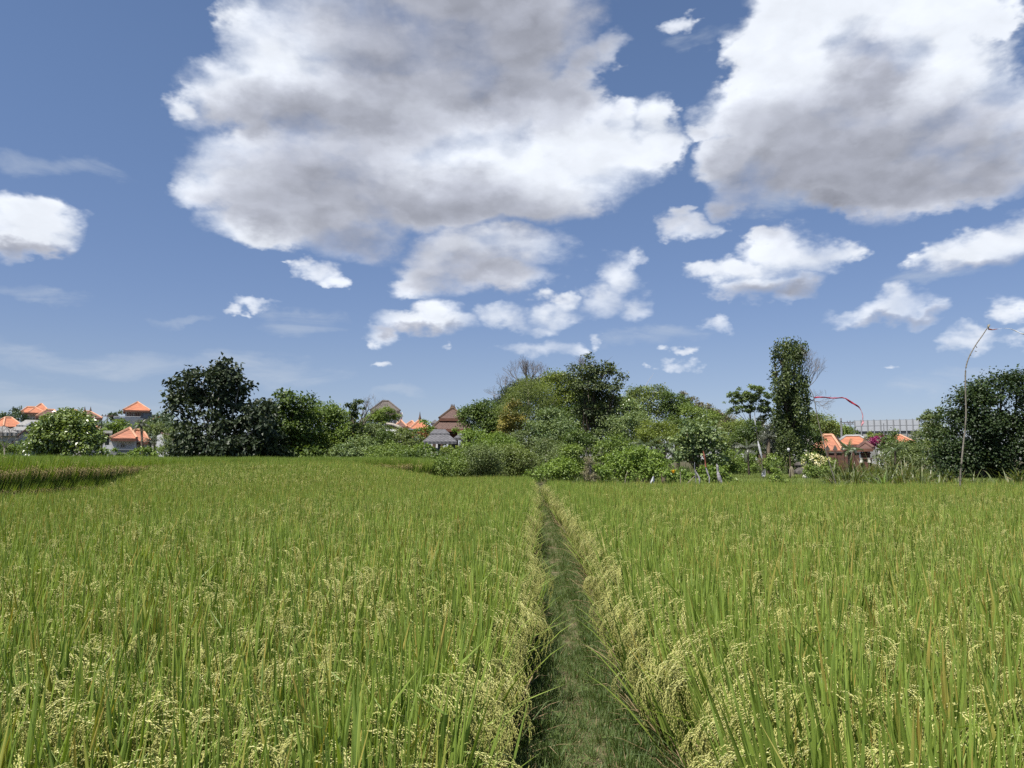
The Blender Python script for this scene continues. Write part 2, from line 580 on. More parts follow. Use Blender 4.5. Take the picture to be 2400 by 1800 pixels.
def crown_mesh(name, lobes, n, leaf, mat, seed, clump=0.45, fill=0.16, spread=1.0, up=0.55, aspect=0.42, drop=0.25, cut=None, wild=0.12, per=46, zs=0.62, xs=1.0):
    """lobes: (x,y,z,rx,ry,rz) world. n leaves spread in clumps over and inside the lobes"""
    g = np.random.default_rng(seed)
    Lb = np.array(lobes, dtype=float)
    wgt = (Lb[:, 3] * Lb[:, 5] + Lb[:, 4] * Lb[:, 5] + Lb[:, 3] * Lb[:, 4]); wgt /= wgt.sum()
    nc = max(8, int(n / per))
    li = g.choice(len(Lb), nc, p=wgt)
    d = unit(g.normal(size=(nc, 3)) + np.array([0, -0.25, 0.35]))
    rr = np.where(g.random(nc) < fill, g.uniform(0.2, 0.8, nc), g.uniform(0.82, 1.0 + wild, nc))
    C = Lb[li, :3] + d * Lb[li, 3:] * rr[:, None]
    # drop clumps buried deep in other lobes
    q = np.full(nc, 9.0)
    for k in range(len(Lb)):
        e = np.linalg.norm((C - Lb[k, :3]) / Lb[k, 3:], axis=1)
        q = np.where(li == k, q, np.minimum(q, e))
    keep = (q > 0.62) | (g.random(nc) < 0.25)
    C = C[keep]; d = d[keep]; nc = len(C)
    ct = np.clip(g.normal(0.5, 0.20, nc), 0.0, 1.0)
    ca = g.random(nc)
    cr_ = clump * g.uniform(0.55, 1.35, nc)
    idx = g.choice(nc, n, p=(cr_ ** 2) / (cr_ ** 2).sum())
    off = g.normal(size=(n, 3)) * np.array([xs, xs, zs]) * 0.52
    ln = np.linalg.norm(off, axis=1)
    off *= np.minimum(1.0, max(1.25, zs * 0.9) / np.maximum(ln, 1e-6))[:, None]
    P = C[idx] + off * cr_[idx][:, None] * spread
    out = unit(off + d[idx] * 0.9 + 1e-3)
    A = unit(out * 0.9 + g.normal(size=(n, 3)) * 0.65 + np.array([0, 0, -drop]))
    N = unit(out * 0.5 + np.array([0, 0, up]) + g.normal(size=(n, 3)) * 0.42)
    N = unit(N - A * np.sum(N * A, axis=1, keepdims=True) + 1e-4)
    L = leaf * g.uniform(0.65, 1.3, n)
    V, Fq = leaf_quads(P, N, A, L, L * aspect)
    tint = np.clip(ct[idx] + g.normal(0, 0.16, n), 0, 1)
    acc = np.clip(ca[idx] * 0.7 + g.random(n) * 0.3, 0, 1)
    return mesh_np(name, V, [(Fq, 0)], [mat], fattr={'tint': tint, 'acc': acc})


def px_lobes(L, D, seed, depth=None):
    g = random.Random(seed)
    res = []
    for l in L:
        px, py, rx, ry = l[:4]
        dd = l[4] if len(l) > 4 else g.uniform(-0.8, 0.8)
        c = at(px, py, D + dd)
        k = (D + dd) / F
        rz = ry * k
        rxx = rx * k
        res.append((c.x, c.y, c.z, rxx, depth or (rxx + rz) * 0.5, rz))
    return res


def make_trunk(base, tips, r0, mat, parent, seed, fork=0.45, name='trunk', twigs=0):
    g = random.Random(seed)
    mb = MB()
    base = Vector(base)
    cen = sum((Vector(t) for t in tips), Vector()) / len(tips)
    fk = base.lerp(Vector((cen.x, cen.y, max(base.z + 0.3, cen.z))), fork)
    n = 5
    pts = [base.lerp(fk, i / n) + Vector((g.uniform(-1, 1), g.uniform(-1, 1), 0)) * r0 * 0.5 * (i > 0) for i in range(n + 1)]
    mb.tube(pts, [r0 * (1.25 if i == 0 else 1 - 0.35 * i / n) for i in range(n + 1)], 8)
    for t in tips:
        t = Vector(t)
        a = pts[-1] if g.random() < 0.6 else pts[-2]
        m1_ = a.lerp(t, 0.35) + Vector((g.uniform(-.3, .3), g.uniform(-.3, .3), g.uniform(0, .4))) * (t - a).length * 0.25
        m2_ = a.lerp(t, 0.7) + Vector((g.uniform(-.3, .3), g.uniform(-.3, .3), g.uniform(-.1, .3))) * (t - a).length * 0.2
        mb.tube([a, m1_, m2_, t], [r0 * 0.5, r0 * 0.36, r0 * 0.22, r0 * 0.07], 6)
        for _ in range(twigs):
            s = m1_.lerp(t, g.random())
            e = s + Vector((g.uniform(-1, 1), g.uniform(-1, 1), g.uniform(-0.3, 1))) * (t - a).length * 0.35
            mb.tube([s, s.lerp(e, 0.5) + Vector((0, 0, 0.1)), e], [r0 * 0.14, r0 * 0.09, r0 * 0.03], 4)
    return mb.build(name, mat, parent, smooth=True)


GZ = -0.15
def ground_z(d):
    if d < 46: return GZ
    if d < 70: return GZ + (d - 46) * 0.02
    return GZ + 0.48 + min(0.9, (d - 70) * 0.02)


def tree(name, label, cat, D, bx, L, n, leaf, mat, wood, seed, r0=0.2, group=None, clump=0.5, fork=0.4, depth=None, twigs=0, trunk=True, parts='crown', **kw):
    z = ground_z(D)
    b = at(bx, 1078, D); b.z = z
    root = empty(name, b)
    tag(root, label, cat, group)
    lobes = px_lobes(L, D, seed, depth)
    me = crown_mesh(name + '_' + parts, [(x - b.x, y - b.y, zz - b.z, a, c, e) for x, y, zz, a, c, e in lobes], n, leaf, mat, seed, clump=clump, **kw)
    link(bpy.data.objects.new(parts, me), root)
    if trunk:
        make_trunk((0, 0, -0.05), [(x - b.x, y - b.y, zz - b.z) for x, y, zz, a, c, e in lobes], r0, wood, root, seed, fork, name='trunk' if r0 > 0.07 else 'stem', twigs=twigs)
    return root


def bare_branches(mb, p, d, ln, r, depth, g, spread=0.55, up=0.12):
    n = 3
    pts = [p]
    dd = d.copy()
    for i in range(n):
        dd = (dd + Vector((g.uniform(-1, 1), g.uniform(-1, 1), g.uniform(-1, 1))) * 0.16 + Vector((0, 0, up * 0.4))).normalized()
        pts.append(pts[-1] + dd * ln / n)
    mb.tube(pts, [r, r * 0.88, r * 0.75, r * 0.6], 5 if depth > 2 else 3, cap=False)
    if depth <= 0:
        return
    k = 2 if g.random() < 0.45 else 3
    for i in range(k):
        ax = Vector((g.uniform(-1, 1), g.uniform(-1, 1), g.uniform(-0.5, 0.9))).normalized()
        nd = (dd + ax * spread * g.uniform(0.7, 1.4)).normalized()
        s = pts[-1] if i < 2 else pts[-2]
        bare_branches(mb, s, nd, ln * g.uniform(0.62, 0.86), r * 0.62, depth - 1, g, spread, up)


# wood
M_bark = plain('bark', (0.16, 0.125, 0.09), 0.9, 0.45, 3.0, 0.2, 0.5, stretch=(3, 3, 1))
M_barkpale = plain('bark_pale', (0.36, 0.32, 0.27), 0.9, 0.4, 3.0, 0.2, 0.4)
M_barkdark = plain('bark_dark', (0.07, 0.055, 0.04), 0.9, 0.4, 3.0, 0.2, 0.4)

# ------------------------------------------------------------------ ground, path, terraces
M_soil = plain('paddy_soil', (0.085, 0.065, 0.04), 0.95, 0.4, 1.5, 0.2, 0.4, dirt=(0.05, 0.06, 0.025))
M_path = plain('path_soil', (0.17, 0.13, 0.08), 0.95, 0.5, 5.0, 0.2, 0.6, dirt=(0.04, 0.06, 0.02))
M_gravelly = plain('bare_earth', (0.42, 0.36, 0.28), 0.95, 0.3, 3.0, 0.2, 0.4)


def pc(d):
    return 0.27 + 0.0315 * d - 0.0007 * max(0.0, d - 13) ** 2


def build_ground():
    ys = [-60, -20, 0, 10, 20, 30, 40, 46, 50, 55, 60, 65, 70, 80, 95, 115, 140, 200, 400, 1000, 2500, 4500]
    xs = [-4000, -1000, -300, -120, -60, -30, -15, 0, 15, 30, 60, 120, 300, 1000, 4000]
    V = [(x, y, ground_z(y)) for y in ys for x in xs]
    n = len(xs)
    Fq = [(j * n + i, j * n + i + 1, (j + 1) * n + i + 1, (j + 1) * n + i) for j in range(len(ys) - 1) for i in range(n - 1)]
    me = mesh_np('ground', np.array(V), [(np.array(Fq), 0)], [M_soil], smooth=True)
    tag(link(bpy.data.objects.new('ground', me)), 'dark soil of the rice fields and the land behind', kind='structure')


build_ground()


def build_path():
    V = []; g = random.Random(3)
    ds = [-1.5 + 0.22 * i for i in range(178)]
    prof = [(-0.78, GZ - 0.03), (-0.52, -0.07), (-0.42, 0.0), (-0.2, 0.012), (0.0, -0.012), (0.2, 0.012), (0.42, 0.0), (0.52, -0.07), (0.78, GZ - 0.03)]
    for d in ds:
        for k, (x, z) in enumerate(prof):
            j = 0.0 if k in (0, 8) else 1.0
            V.append((pc(d) + x + j * g.uniform(-.025, .025), d, z + j * g.uniform(-.014, .014)))
    n = len(prof)
    Fq = [(j * n + i, j * n + i + 1, (j + 1) * n + i + 1, (j + 1) * n + i) for j in range(len(ds) - 1) for i in range(n - 1)]
    me = mesh_np('path', np.array(V), [(np.array(Fq), 0)], [M_path], smooth=True)
    tag(link(bpy.data.objects.new('path', me)), 'grassy foot path on a low earth bund between two rice fields', kind='structure')


build_path()

# upper terrace on the left (plan polygon, counter-clockwise)
TERR = [(-13.0, 8), (-12.7, 17), (-12.2, 22.5), (-13.1, 27), (-13.0, 34), (-9.0, 36.5), (-4.6, 36.5), (-4.4, 46), (-4.6, 54), (-60, 58), (-60, 8)]
TZ = 0.68


def slab(name, poly, z0, z1, mat, label):
    mb = MB(); n = len(poly)
    mb.add([(x, y, z0) for x, y in poly] + [(x, y, z1) for x, y in poly],
           [tuple(range(n, 2 * n))] + [(i, (i + 1) % n, n + (i + 1) % n, n + i) for i in range(n)])
    o = mb.build(name, mat)
    return tag(o, label, kind='structure')


slab('terrace', TERR, GZ - 0.2, TZ, M_soil, 'raised earth terrace carrying the upper rice field on the left')


def inside(poly, x, y):
    r = np.zeros(len(x), bool)
    j = len(poly) - 1
    for i in range(len(poly)):
        xi, yi = poly[i]; xj, yj = poly[j]
        c = ((yi > y) != (yj > y)) & (x < (xj - xi) * (y - yi) / (yj - yi + 1e-12) + xi)
        r ^= c
        j = i
    return r


# ------------------------------------------------------------------ scatter: one object, prototypes and points in one mesh
def scatter(name, protos, mats, P, rot, scale, var, label, cat=None, smooth=False):
    Vs = []; blocks = []; pr = []; tint = []; along = []; acc = []
    o = 0
    for k, p in enumerate(protos):
        Vs.append(p['V']); pr.append(np.full(len(p['V']), k, np.int32))
        along.append(p.get('along', np.zeros(len(p['V']))))
        for f, m, t, a in p['blocks']:
            blocks.append((np.asarray(f) + o, m)); tint.append(t); acc.append(a)
        o += len(p['V'])
    np_ = len(P)
    Vs.append(P); pr.append(np.full(np_, -1, np.int32)); along.append(np.zeros(np_))
    V = np.concatenate(Vs)
    z1 = np.zeros(o); z3 = np.zeros((o, 3))
    me = mesh_np(name, V, blocks, mats, smooth=smooth,
                 fattr={'tint': np.concatenate(tint), 'acc': np.concatenate(acc)},
                 vattr={'proto': np.concatenate(pr), 'along': np.concatenate(along), 'rot': np.concatenate([z3, rot]),
                        'size': np.concatenate([z1, scale]), 'var': np.concatenate([np.full(o, -1, np.int32), var.astype(np.int32)])})
    ob = link(bpy.data.objects.new(name, me))
    tag(ob, label, cat, kind='stuff')
    t = bpy.data.node_groups.new(name + '_scatter', 'GeometryNodeTree')
    t.interface.new_socket('Geometry', in_out='INPUT', socket_type='NodeSocketGeometry')
    t.interface.new_socket('Geometry', in_out='OUTPUT', socket_type='NodeSocketGeometry')
    w = NB(t)
    gi = w.n('NodeGroupInput'); go = w.n('NodeGroupOutput')

    def attr(nm, ty):
        nd = w.n('GeometryNodeInputNamedAttribute', data_type=ty)
        nd.inputs['Name'].default_value = nm
        return nd.outputs['Attribute']

    def eq(a, v):
        nd = w.n('FunctionNodeCompare', data_type='INT', operation='EQUAL')
        w.link(a, nd.inputs[2]); nd.inputs[3].default_value = v
        return nd.outputs[0]

    pa = attr('proto', 'INT'); va = attr('var', 'INT'); ra = attr('rot', 'FLOAT_VECTOR'); sa = attr('size', 'FLOAT')
    er = w.n('FunctionNodeEulerToRotation'); w.link(ra, er.inputs[0])
    sp = w.n('GeometryNodeSeparateGeometry', domain='POINT'); w.link(gi.outputs[0], sp.inputs[0]); w.link(eq(pa, -1), sp.inputs[1])
    jn = w.n('GeometryNodeJoinGeometry')
    for k in range(len(protos)):
        s = w.n('GeometryNodeSeparateGeometry', domain='POINT'); w.link(gi.outputs[0], s.inputs[0]); w.link(eq(pa, k), s.inputs[1])
        ip = w.n('GeometryNodeInstanceOnPoints')
        w.link(sp.outputs[0], ip.inputs['Points']); w.link(eq(va, k), ip.inputs['Selection'])
        w.link(s.outputs[0], ip.inputs['Instance']); w.link(er.outputs[0], ip.inputs['Rotation']); w.link(sa, ip.inputs['Scale'])
        w.link(ip.outputs[0], jn.inputs[0])
    w.link(jn.outputs[0], go.inputs[0])
    md = ob.modifiers.new('scatter', 'NODES'); md.node_group = t
    return ob


class Proto:
    def __init__(self):
        self.V = []; self.al = []; self.b = {}
        self.n = 0

    def put(self, V, al, faces, mat, tint, acc):
        self.V.append(V); self.al.append(al)
        d = self.b.setdefault((mat, len(faces[0])), [[], [], []])
        d[0].append(np.asarray(faces) + self.n)
        d[1].append(np.full(len(faces), tint)); d[2].append(np.full(len(faces), acc))
        self.n += len(V)

    def done(self):
        return {'V': np.concatenate(self.V), 'along': np.concatenate(self.al),
                'blocks': [(np.concatenate(v[0]), k[0], np.concatenate(v[1]), np.concatenate(v[2])) for k, v in self.b.items()]}


def blade(pr, g, base, az, th0, th1, L, W, seg, mat, tint, acc, fold=0.35, al0=0.0, twist=0.0, basew=0.45, kink=None):
    """long leaf blade; angle from vertical grows from th0 to th0+th1 at the tip"""
    p = np.array(base, float); V = []; al = []
    for i in range(seg + 1):
        s = i / seg
        th = th0 + th1 * s ** 2
        if kink and s > kink[0]: th += kink[1]
        dr = np.array([math.sin(th) * math.cos(az), math.sin(th) * math.sin(az), math.cos(th)])
        a2 = az + math.pi / 2 + twist * s
        sd = np.array([math.cos(a2), math.sin(a2), 0.0])
        nm = np.cross(sd, dr)
        w = W * (basew + (1 - basew) * min(1, s / 0.45)) * (1 - max(0, (s - 0.45) / 0.55) ** 1.6)
        if i == seg:
            V.append(p); al.append(1.0)
        else:
            V += [p - sd * w * 0.5 + nm * w * fold * 0.5, p, p + sd * w * 0.5 + nm * w * fold * 0.5]
            al += [al0 + (1 - al0) * s] * 3
        p = p + dr * L / seg
    q = []
    for i in range(seg - 1):
        o = i * 3
        q += [(o, o + 1, o + 4, o + 3), (o + 1, o + 2, o + 5, o + 4)]
    o = (seg - 1) * 3
    pr.put(np.array(V), np.array(al), q, mat, tint, acc)
    # tip triangles reuse copies of the last row
    pr.put(np.array([V[o], V[o + 1], V[o + 2], V[-1]]), np.array([al[o]] * 3 + [1.0]), [(0, 1, 3), (1, 2, 3)], mat, tint, acc)


def grain_block(C, A, L, Rr):
    """octahedral grains: centres, axes"""
    n = len(C)
    ref = np.where(np.abs(A[:, 2:3]) < 0.8, np.array([[0, 0, 1.0]]), np.array([[1.0, 0, 0]]))
    U = unit(np.cross(A, ref)); Wv = np.cross(A, U)
    L = L[:, None] / 2; Rr = Rr[:, None]
    V = np.stack([C - A * L, C + U * Rr, C + Wv * Rr, C - U * Rr, C - Wv * Rr, C + A * L], 1).reshape(-1, 3)
    base = np.arange(n)[:, None, None] * 6
    f = np.array([(0, 2, 1), (0, 3, 2), (0, 4, 3), (0, 1, 4), (5, 1, 2), (5, 2, 3), (5, 3, 4), (5, 4, 1)])[None]
    return V, (base + f).reshape(-1, 3)


def panicle(pr, g, base, az, h, reach, drop, nb, ng, gs=1.0, tint=0.5, loose=0.5):
    """culm and a drooping head of rice"""
    b = np.array(base, float)
    hd = np.array([math.cos(az), math.sin(az), 0.0])
    ln = g.uniform(0.02, 0.07)
    top = b + np.array([0, 0, h]) + hd * ln
    pts = [b, b * 0.45 + top * 0.55 + hd * 0.004, top]
    N = 7
    arc = []
    for i in range(1, N + 1):
        s = i / N
        a = s * math.pi * 0.62
        arc.append(top + hd * reach * math.sin(min(a, math.pi / 2)) * (1 if a < 1.57 else 1.0) + np.array([0, 0, 1]) * (0.35 * reach * math.sin(a * 1.25) - drop * s ** 2.2))
    pts += arc
    # thin square culm
    w = 0.0022; V = []; q = []
    for i, p in enumerate(pts):
        ww = w * (1 if i < 3 else 0.5)
        V += [p + np.array([ww, 0, 0]), p + np.array([0, ww, 0]), p - np.array([ww, 0, 0]), p - np.array([0, ww, 0])]
        if i:
            o = (i - 1) * 4
            q += [(o + k, o + (k + 1) % 4, o + 4 + (k + 1) % 4, o + 4 + k) for k in range(4)]
    pr.put(np.array(V), np.full(len(V), 0.4), q, 0, 0.55, 0.9)
    C = []; A = []
    P = np.array([top] + arc)
    for k in range(nb):
        s = (k + 0.3) / nb * (N - 0.3)
        i = min(N - 1, int(s)); f = s - i
        p = P[i] * (1 - f) + P[i + 1] * f
        tan = P[i + 1] - P[i]; tan /= np.linalg.norm(tan)
        sd = g.normal(size=3) * loose * 0.7; sd[2] = abs(sd[2]) * 0.2
        d = tan + sd; d /= np.linalg.norm(d)
        step = 0.0078 * gs
        for j in range(ng):
            d = d + np.array([0, 0, -0.13]); d /= np.linalg.norm(d)
            p = p + d * step
            o = g.normal(size=3) * 0.0022
            ax = d + g.normal(size=3) * 0.12
            C.append(p + o); A.append(ax / np.linalg.norm(ax))
    C = np.array(C); A = np.array(A); n = len(C)
    V, f = grain_block(C, A, g.uniform(0.0115, 0.0150, n) * gs, g.uniform(0.0018, 0.0025, n) * gs)
    tt = np.clip(tint + g.normal(0, 0.15, n), 0, 1)
    pr.V.append(V); pr.al.append(np.full(len(V), 0.5))
    d = pr.b.setdefault((1, 3), [[], [], []])
    d[0].append(f + pr.n); d[1].append(np.repeat(tt, 8)); d[2].append(np.full(len(f), 0.5))
    pr.n += len(V)


def rice_proto(seed, nl=30, npan=8, edge=False, h=1.0, dry=2, pan_h=0.83, coarse=False):
    g = np.random.default_rng(seed)
    pr = Proto()
    for i in range(nl):
        r = abs(g.normal(0, 0.055)); a = g.uniform(0, 2 * math.pi)
        base = (r * math.cos(a), r * math.sin(a), 0)
        az = a + g.normal(0, 0.8)
        th0 = abs(g.normal(0.06, 0.06)); th1 = abs(g.normal(0.16, 0.22))
        if edge and g.random() < 0.05:
            az = g.normal(0, 0.9); th0 += 0.10; th1 += 0.35
        L = h * g.uniform(0.76, 1.10) * (0.93 if th1 > 0.4 else 1)
        W = g.uniform(0.018, 0.034)
        ac = g.random()
        kink = (g.uniform(0.6, 0.8), g.uniform(0.5, 1.2)) if g.random() < 0.05 else None
        blade(pr, g, base, az, th0, th1, L, W, 4 if coarse else 6, 0, float(np.clip(g.normal(0.5, 0.22), 0, 1)), ac, fold=g.uniform(0.2, 0.7), twist=g.normal(0, 0.5), kink=kink)
    for i in range(dry):
        a = g.uniform(0, 2 * math.pi) if not edge else g.normal(0, 1.1)
        blade(pr, g, (0.03 * math.cos(a), 0.03 * math.sin(a), 0), a, g.uniform(0.2, 0.6), g.uniform(0.3, 1.2), g.uniform(0.3, 0.6), 0.009, 3, 2, g.random(), 0.5)
    for i in range(npan):
        a = g.uniform(0, 2 * math.pi); r = abs(g.normal(0, 0.045))
        az = a + g.normal(0, 0.7)
        reach = g.uniform(0.05, 0.13); dp = g.uniform(0.08, 0.20)
        if edge and g.random() < 0.8:
            az = g.normal(0, 0.55); reach = g.uniform(0.07, 0.15); dp = g.uniform(0.13, 0.30)
        ph = h * g.uniform(pan_h - 0.12, pan_h + 0.05)
        panicle(pr, g, (r * math.cos(a), r * math.sin(a), 0), az, ph, reach, dp, 5 if coarse else 8, 6 if coarse else 15,
                gs=1.7 if coarse else 1.0, tint=float(np.clip(g.normal(0.5, 0.25), 0, 1)), loose=g.uniform(0.12, 0.30))
    return pr.done()


def rice_leaf_mat(name, dark, light, tip, tipk=0.14):
    m, w, out = new_mat(name)
    a = w.n('ShaderNodeAttribute', attribute_name='tint'); b = w.n('ShaderNodeAttribute', attribute_name='acc'); c = w.n('ShaderNodeAttribute', attribute_name='along')
    oi = w.n('ShaderNodeObjectInfo')
    f = w.math('ADD', a.outputs['Fac'], w.math('MULTIPLY_ADD', oi.outputs['Random'], 0.3, -0.15), clamp=True)
    col = w.mix(f, dark, light)
    # paler sheath towards the ground, some blades with yellow or orange tips
    tipf = w.math('MULTIPLY', w.mapr(c.outputs['Fac'], 0.55, 1.0), w.math('LESS_THAN', b.outputs['Fac'], tipk))
    tn = w.math('FRACT', w.math('MULTIPLY', w.math('ADD', b.outputs['Fac'], oi.outputs['Random']), 7.3))
    col = w.mix(w.math('MULTIPLY', tipf, tn), col, tip)
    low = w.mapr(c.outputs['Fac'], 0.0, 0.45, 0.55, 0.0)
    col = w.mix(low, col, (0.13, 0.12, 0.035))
    p = w.n('ShaderNodeBsdfPrincipled'); w.link(col, p.inputs['Base Color'])
    p.inputs['Roughness'].default_value = 0.5; p.inputs['Specular IOR Level'].default_value = 0.35
    t = w.n('ShaderNodeBsdfTranslucent')
    hs = w.n('ShaderNodeMix', data_type='RGBA', blend_type='MULTIPLY'); hs.inputs[0].default_value = 1.0
    w.link(col, hs.inputs[6]); hs.inputs[7].default_value = (1.5, 1.5, 0.55, 1)
    w.link(hs.outputs[2], t.inputs[0])
    mx = w.n('ShaderNodeMixShader'); mx.inputs[0].default_value = 0.32
    w.link(p.outputs[0], mx.inputs[1]); w.link(t.outputs[0], mx.inputs[2]); w.link(mx.outputs[0], out.inputs[0])
    return m


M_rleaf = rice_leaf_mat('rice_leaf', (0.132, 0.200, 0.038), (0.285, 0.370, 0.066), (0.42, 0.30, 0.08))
M_grain = leaf_mat('rice_grain', (0.31, 0.31, 0.085), (0.60, 0.58, 0.20), trans=0.18, spec=0.35, rough=0.45, tcol=(1.1, 1.0, 0.6))
M_graindry = leaf_mat('rice_grain_ripe', (0.36, 0.25, 0.10), (0.52, 0.42, 0.20), trans=0.15, spec=0.3, rough=0.5, tcol=(1.1, 0.9, 0.5))
M_dry = leaf_mat('dry_leaf', (0.20, 0.13, 0.07), (0.45, 0.34, 0.20), trans=0.2, spec=0.2, rough=0.6, tcol=(1.1, 0.9, 0.6))
RM = [M_rleaf, M_grain, M_dry]

PROTO = [rice_proto(21, 22, 13), rice_proto(22, 25, 10), rice_proto(23, 24, 12), rice_proto(24, 28, 6), rice_proto(25, 20, 17),
         rice_proto(31, 26, 14, edge=True, dry=6, pan_h=0.84), rice_proto(32, 24, 15, edge=True, dry=6, pan_h=0.80), rice_proto(33, 28, 12, edge=True, dry=8, pan_h=0.84), rice_proto(34, 26, 14, edge=True, dry=7, pan_h=0.78), rice_proto(35, 28, 11, edge=True, dry=4, pan_h=0.86)]
FARP = [rice_proto(41, 30, 2, coarse=True), rice_proto(42, 34, 1, coarse=True), rice_proto(43, 30, 3, coarse=True),
        rice_proto(44, 24, 12, edge=True, dry=6, coarse=True, pan_h=0.74)]


def jgrid(x0, x1, y0, y1, s, seed, j=0.34):
    g = np.random.default_rng(seed)
    X, Y = np.meshgrid(np.arange(x0, x1, s), np.arange(y0, y1, s))
    x = X.ravel() + g.uniform(-j, j, X.size) * s
    y = Y.ravel() + g.uniform(-j, j, X.size) * s
    return x, y


def low_noise(x, y, f, seed):
    g = np.random.default_rng(seed); r = np.zeros(len(x))
    for k in range(7):
        a = g.uniform(0, 6.28); q = f * g.uniform(0.5, 1.9)
        r += np.sin((x * math.cos(a) + y * math.sin(a)) * q + g.uniform(0, 6.28))
    return r / 3.2


def rice_points(x, y, z, seed, near=True, wind=0.05):
    g = np.random.default_rng(seed); n = len(x)
    hn = low_noise(x, y, 1.3, seed + 1)
    sc_ = 0.985 + 0.045 * hn + g.normal(0, 0.045, n)
    rot = np.stack([g.normal(0, 0.05, n), g.normal(-wind, 0.05, n), g.uniform(0, 6.28, n)], 1)
    # lean is applied after the turn, so turn it back for the wind direction
    return np.stack([x, y, np.full(n, z)], 1), rot, sc_


def frustum(x, y, m=1.6, k=0.70):
    return np.abs(x) < k * np.maximum(y, 0) + m


def rise(x, y):
    # the left field climbs gently towards the far part of the terrace
    a = np.clip((y - 20.0) / 9.0, 0, 1); b = np.clip((-2.6 - x) / 5.0, 0, 1)
    a = a * a * (3 - 2 * a); b = b * b * (3 - 2 * b)
    return a * b * (TZ - GZ) * 0.80


def build_slope():
    X, Y = np.meshgrid(np.linspace(-14.2, -2.4, 24), np.linspace(19.8, 37.5, 30))
    x = X.ravel(); y = Y.ravel(); n = 24
    V = np.stack([x, y, GZ - 0.012 + rise(x, y)], 1)
    q = [(j * n + i, j * n + i + 1, (j + 1) * n + i + 1, (j + 1) * n + i) for j in range(29) for i in range(n - 1)]
    tag(link(bpy.data.objects.new('slope', mesh_np('slope', V, [(np.array(q), 0)], [M_soil], smooth=True))), 'gentle earth rise under the far end of the left rice field', kind='structure')


build_slope()


# --- near left field
def field(name, poly, seed, s, side, label, z, protos, edgevar, base_w):
    xs = [p[0] for p in poly]; ys = [p[1] for p in poly]
    x, y = jgrid(min(xs), max(xs), min(ys), max(ys), s, seed)
    k = inside(poly, x, y) & frustum(x, y)
    x, y = x[k], y[k]
    P, rot, scl = rice_points(x, y, z, seed)
    if label == 'rise': P[:, 2] = z + rise(x, y)
    g = np.random.default_rng(seed + 9)
    pn = low_noise(x, y, 0.55, seed + 5) + g.normal(0, 0.5, len(x))
    var = np.where(pn > 0.55, base_w[0], np.where(pn > 0.05, base_w[1], np.where(pn > -0.45, base_w[2], base_w[3])))
    var = np.where(g.random(len(x)) < 0.2, base_w[4], var)
    return x, y, P, rot, scl, var


def finish(name, parts, protos, label):
    P = np.concatenate([p[0] for p in parts]); rot = np.concatenate([p[1] for p in parts])
    scl = np.concatenate([p[2] for p in parts]); var = np.concatenate([p[3] for p in parts])
    return scatter(name, protos, RM, P, rot, scl, var, label)


def edge_row(poly_pts, side_az, z, seed, s, vars_, sc0=1.0, rows=1, tilt=0.14, inward=0.14, wob=0.0):
    """clumps along a polyline that lean out over the edge; side_az = direction they lean to"""
    g = np.random.default_rng(seed); P = []; r = []; q = []; v = []
    for a, b in zip(poly_pts[:-1], poly_pts[1:]):
        a = np.array(a); b = np.array(b); L = np.linalg.norm(b - a)
        az = side_az if not callable(side_az) else side_az(a, b)
        o = np.array([math.cos(az), math.sin(az)])
        for k in range(rows):
            for t in np.arange(0, L, s):
                p = a + (b - a) * (t / L) - o * (inward * k + wob * (math.sin(a[1] * 0.9 + t * 0.9 + seed) * 0.6 + math.sin(a[1] * 2.3 + t * 2.3) * 0.4)) + g.normal(0, 0.035, 2)
                if wob and g.random() < 0.07: continue
                P.append((p[0], p[1], z)); r.append((g.normal(0, 0.04), tilt * (1 - 0.5 * k) + g.normal(0, 0.04), az + g.normal(0, 0.55)))
                q.append(sc0 * g.uniform(0.9, 1.06)); v.append(vars_[g.integers(len(vars_))])
    return np.array(P), np.array(r), np.array(q), np.array(v)


yy = np.arange(1.0, 36.5, 1.0)


def pe(d):
    return PE - 0.010 * max(0.0, d - 12)


PE = 0.60            # rice stands this far from the path's middle
polyL = [(-30, 0.8), *[(pc(q) - pe(q) - 0.1, q) for q in (0.8, 6, 12, 16, 20, 24, 28, 32, 36.5)], (-4.7, 36.2), (-9, 36.2), (-12.7, 33.8), (-12.8, 27), (-11.9, 22.5), (-12.4, 17), (-12.7, 8), (-30, 8)]
x, y, P, rot, scl, var = field('l', polyL, 101, 0.165, -1, 'rise', GZ, PROTO, 5, (0, 4, 2, 1, 3))
farm = y > 17
L1 = (P, rot, scl, var)
e = edge_row([(pc(d) - pe(d), d) for d in yy], 0.0, GZ + 0.02, 5, 0.135, (5, 6, 7, 8, 9), 0.96, rows=3, tilt=0.13, wob=0.09)
finish('rice_crop', [L1, e], PROTO, 'ripening green rice field left of the foot path')

polyR = [(30, 0.8), (30, 27.0), (8, 26.6)] + [(pc(q) + pe(q) + 0.1, q) for q in (28.4, 24, 20, 16, 12, 6, 0.8)]
x, y, P, rot, scl, var = field('r', polyR, 202, 0.165, 1, '', GZ, PROTO, 5, (0, 4, 2, 1, 3))
e = edge_row([(pc(d) + pe(d), d) for d in yy[:28]], math.pi, GZ + 0.02, 6, 0.135, (5, 6, 7, 8, 9), 0.99, rows=3, tilt=0.18, wob=0.09)
finish('rice_crop', [(P, rot, scl, var), e], PROTO, 'ripening green rice field right of the foot path')

